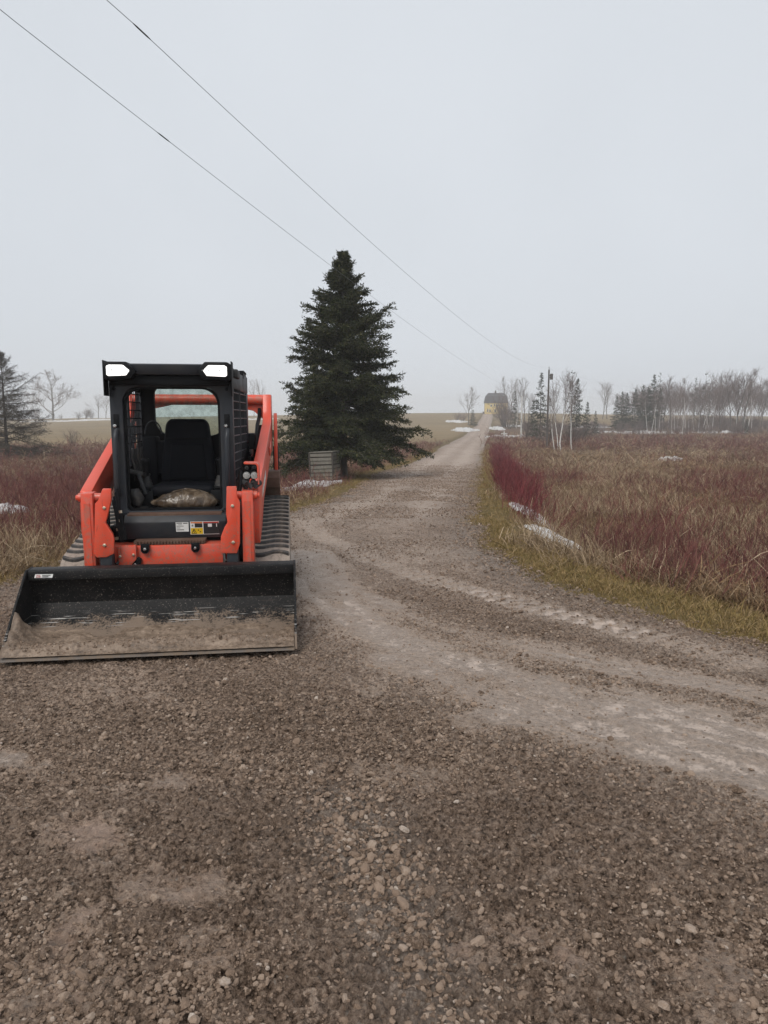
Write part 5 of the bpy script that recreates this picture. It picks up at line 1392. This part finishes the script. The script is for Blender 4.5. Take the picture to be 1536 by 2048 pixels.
# ------------------------------------------------------------------ wooden box under the spruce
def make_box():
    x, y = ground_hit(652, 966); z = float(terrain(x, y)) - .03
    e = empty('wooden_box', (x, y, z), R(-14)); e.rotation_euler = (0, R(-2.5), R(-14))
    e.scale = (.76, .76, 1.0)
    tag(e, 'weathered grey slatted wooden box under the spruce', 'wooden box')
    n = 8; bw = 1.10 / n
    for side in range(4):
        for k in range(n):
            w = 1.06
            b = MB(); b.box(-w / 2, w / 2, -.55, -.522, .02 + k * bw, .02 + k * bw + bw - .030)
            o = b.build('board', M['wood'], e, bevel=.003, seg=1); o.rotation_euler = (random.uniform(-.02, .02), random.uniform(-.006, .006), side * math.pi / 2)
    MB().box(-.50, .50, -.50, .50, .0, 1.10).build('lining', M['wooddark'], e)
    for sx in (-1, 1):
        for sy in (-1, 1):
            b = MB(); b.box(sx * .545 - .035, sx * .545 + .035, sy * .545 - .035, sy * .545 + .035, -.05, 1.12); b.build('corner_post', M['wooddark'], e, bevel=.004, seg=1)
    for k in range(8):
        b = MB(); b.box(-.56, .56, -.56 + k * .14, -.56 + k * .14 + .13, 1.122, 1.148); b.build('lid_board', M['wood'], e, bevel=.003, seg=1)
make_box()

# ------------------------------------------------------------------ yellow house
def make_house():
    X, Y, Z = ground_at(991, 330)
    e = empty('yellow_house', (X, Y, Z - .1), R(-6))
    tag(e, 'yellow house with dark gambrel roof at the far end of the lane', 'house')
    w, d, hw = 5.2, 4.0, 5.2
    MB().box(-w, w, -d, d, 0, hw).build('wall', M['siding'], e)
    # gambrel roof with clipped ends, ridge along x
    prof = [(-d - .3, hw - .25), (-d + .7, hw + 2.9), (0, hw + 4.5), (d - .7, hw + 2.9), (d + .3, hw - .25)]
    b = MB(); n = len(prof)
    ins = [0, .55, 1.9, .55, 0]
    v = [(-w - .3 + i, y, z) for (y, z), i in zip(prof, ins)] + [(w + .3 - i, y, z) for (y, z), i in zip(prof, ins)]
    b.add(v, [tuple(range(n)), tuple(range(2 * n - 1, n - 1, -1))] + [(i, i + n, (i + 1) % n + n, (i + 1) % n) for i in range(n)])
    rf = b.build('roof', M['shingle'], e)
    MB().box(-.6, .1, -.4, .4, hw + 3.6, hw + 5.6).build('chimney', M['pole'], rf)
    for x, z, ww, hh in ((-3.9, .9, .55, 1.2), (-2.8, .9, .55, 1.2), (-2.3, 3.3, .7, .9), (-.9, 3.5, .5, .9), (-.4, .9, .8, 1.2), (.4, 3.4, .7, .9), (2.6, 3.3, .7, 1.1), (2.6, .9, .8, 1.3), (3.8, .9, .6, 1.3)):
        f = MB().box(x - ww / 2 - .1, x + ww / 2 + .1, -d - .06, -d + .02, z - .1, z + hh + .1).build('window', M['white'], e)
        MB().box(x - ww / 2, x + ww / 2, -d - .08, -d - .05, z, z + hh).build('pane', M['window'], f)
    b = MB(); b.box(-6.2, -5.3, -d - .3, -d + .5, 0, 1.0); b.build('porch_step', M['pole'], e)
make_house()

# ------------------------------------------------------------------ poles and wires
def wire_pts(a, b, pix):
    """wire hangs over the plan line X = a + b Y; heights read off the photograph"""
    out = []
    for px, py in pix:
        r = ray(px, py); Y = a / (r[0] - b); out.append((r[0] * Y, Y, CAM_H + r[2] * Y))
    return np.array(out)
def spline(P, n=60):
    P = np.asarray(P); y = np.linspace(P[0, 1], P[-1, 1], n)
    cx = np.polyfit(P[:, 1], P[:, 0], 1); cz = np.polyfit(P[:, 1], P[:, 2], 2)
    return np.stack([np.polyval(cx, y), y, np.polyval(cz, y)], 1)
def pole(name, px, Y, h, r, mat, label, cap=None):
    x, y, z = ground_at(px, Y); e = empty(name, (x, y, z)); tag(e, label, 'pole')
    MB().tube([(0, 0, -.3), (0, 0, h)], [r, r * .75], 12).build('shaft', M[mat], e)
    return e, (x, y, z)
up, (ux, uy, uz) = pole('utility_pole', 1095, 80, 8.9, .12, 'pole', 'dark wooden utility pole with a transformer among the birches')
MB().tube([(.30, 0, 7.8), (.30, 0, 8.45)], .17, 12).build('transformer', M['pole'], up)
MB().tube([(0, 0, 8.9), (0, 0, 9.22)], .035, 8).build('insulator', M['pole'], up)
MB().box(.10, .30, -.05, .05, 8.0, 8.1).box(.10, .30, -.05, .05, 8.2, 8.3).build('transformer_bracket', M['pole'], up)
pp, (qx, qy, qz) = pole('service_pole', 1043, 120, 7.2, .16, 'paleplastic', 'pale slender pole right of the distant lane')
MB().tube([(0, 0, 7.2), (0, 0, 7.5)], .05, 8).build('insulator', M['pole'], pp)
x, y, z = ground_at(1009, 112); e = empty('marker_post', (x, y, z)); tag(e, 'small white cross-shaped marker post beside the distant lane', 'post')
MB().box(-.09, .09, -.05, .05, -.2, 1.3).build('upright', M['paleplastic'], e); MB().box(-.5, .5, -.055, .055, .86, 1.02).build('arm', M['paleplastic'], e)

def wire(P, label, splice=None):
    o = MB().tube([tuple(p) for p in P], .0042, 5).build('overhead_wire', M['wire'], None, angle=80)
    tag(o, label, 'wire', 'overhead wires')
    if splice:
        i = int(np.argmin(np.abs(P[:, 1] - splice))); a, b = P[i], P[i + 1]; d = (b - a) / np.linalg.norm(b - a)
        MB().tube([tuple(a), tuple(a + d * .08), tuple(a + d * .3), tuple(a + d * .38)], [.005, .010, .010, .005], 8).build('splice_sleeve', M['ink'], o)
def hang(a, b, pix, end, back):
    P = wire_pts(a, b, pix); P = np.concatenate([P, [end]])
    c = np.polyfit(P[:, 1], P[:, 2], 3); y = np.concatenate([np.linspace(back, 30, 40), np.linspace(31, end[1], 50)])
    X = np.interp(y, [back, end[1]], [end[0] + (back - end[1]) * b, end[0]])
    yy = P[:, 1]
    Z = np.where(y < yy[0], np.interp(yy[0], yy, P[:, 2]) + (y - yy[0]) * (P[1, 2] - P[0, 2]) / (yy[1] - yy[0]) , np.polyval(c, y))
    return np.stack([X, y, Z], 1)
b1 = .251; a1 = qx - b1 * qy
W1 = hang(a1, b1, [(0, 18), (300, 255), (650, 522), (760, 605), (900, 705)], (qx, qy, qz + 7.45), 1.0)
wire(W1, 'lower overhead wire running down to the pale slender pole', wire_pts(a1, b1, [(300, 255)])[0][1])
b2 = (ux + 3.57) / (uy - 9); a2 = ux - b2 * uy
W2 = hang(a2, b2, [(213, 0), (500, 260), (760, 502), (960, 668)], (ux, uy, uz + 9.2), 1.0)
wire(W2, 'upper overhead wire running down to the utility pole', wire_pts(a2, b2, [(262, 45)])[0][1])
t_ = np.linspace(0, 1, 24); E3 = np.array(ground_at(1330, 170)) + [0, 0, 9.5]; S3 = np.array([ux, uy, uz + 9.0])
W3 = S3[None] * (1 - t_)[:, None] + E3[None] * t_[:, None]; W3[:, 2] -= 1.2 * 4 * t_ * (1 - t_) * .6
wire(W3, 'faint far wire leading right from the utility pole')

# ------------------------------------------------------------------ drizzle haze
hb = MB().box(-472, 472, -66, 742, -14.0, 21).build('haze', None)
t = NT('haze_air'); t.n.remove(t.b)
pv = t.new('ShaderNodeVolumePrincipled'); pv.inputs['Density'].default_value = .0011; pv.inputs['Color'].default_value = (.985, .99, 1, 1); pv.inputs['Anisotropy'].default_value = .2; pv.inputs['Density Attribute'].default_value = ''
t.link(pv.outputs[0], t.out.inputs['Volume']); hb.data.materials.append(t.m)
tag(hb, 'thin grey drizzle haze filling the air', 'haze', kind='stuff')
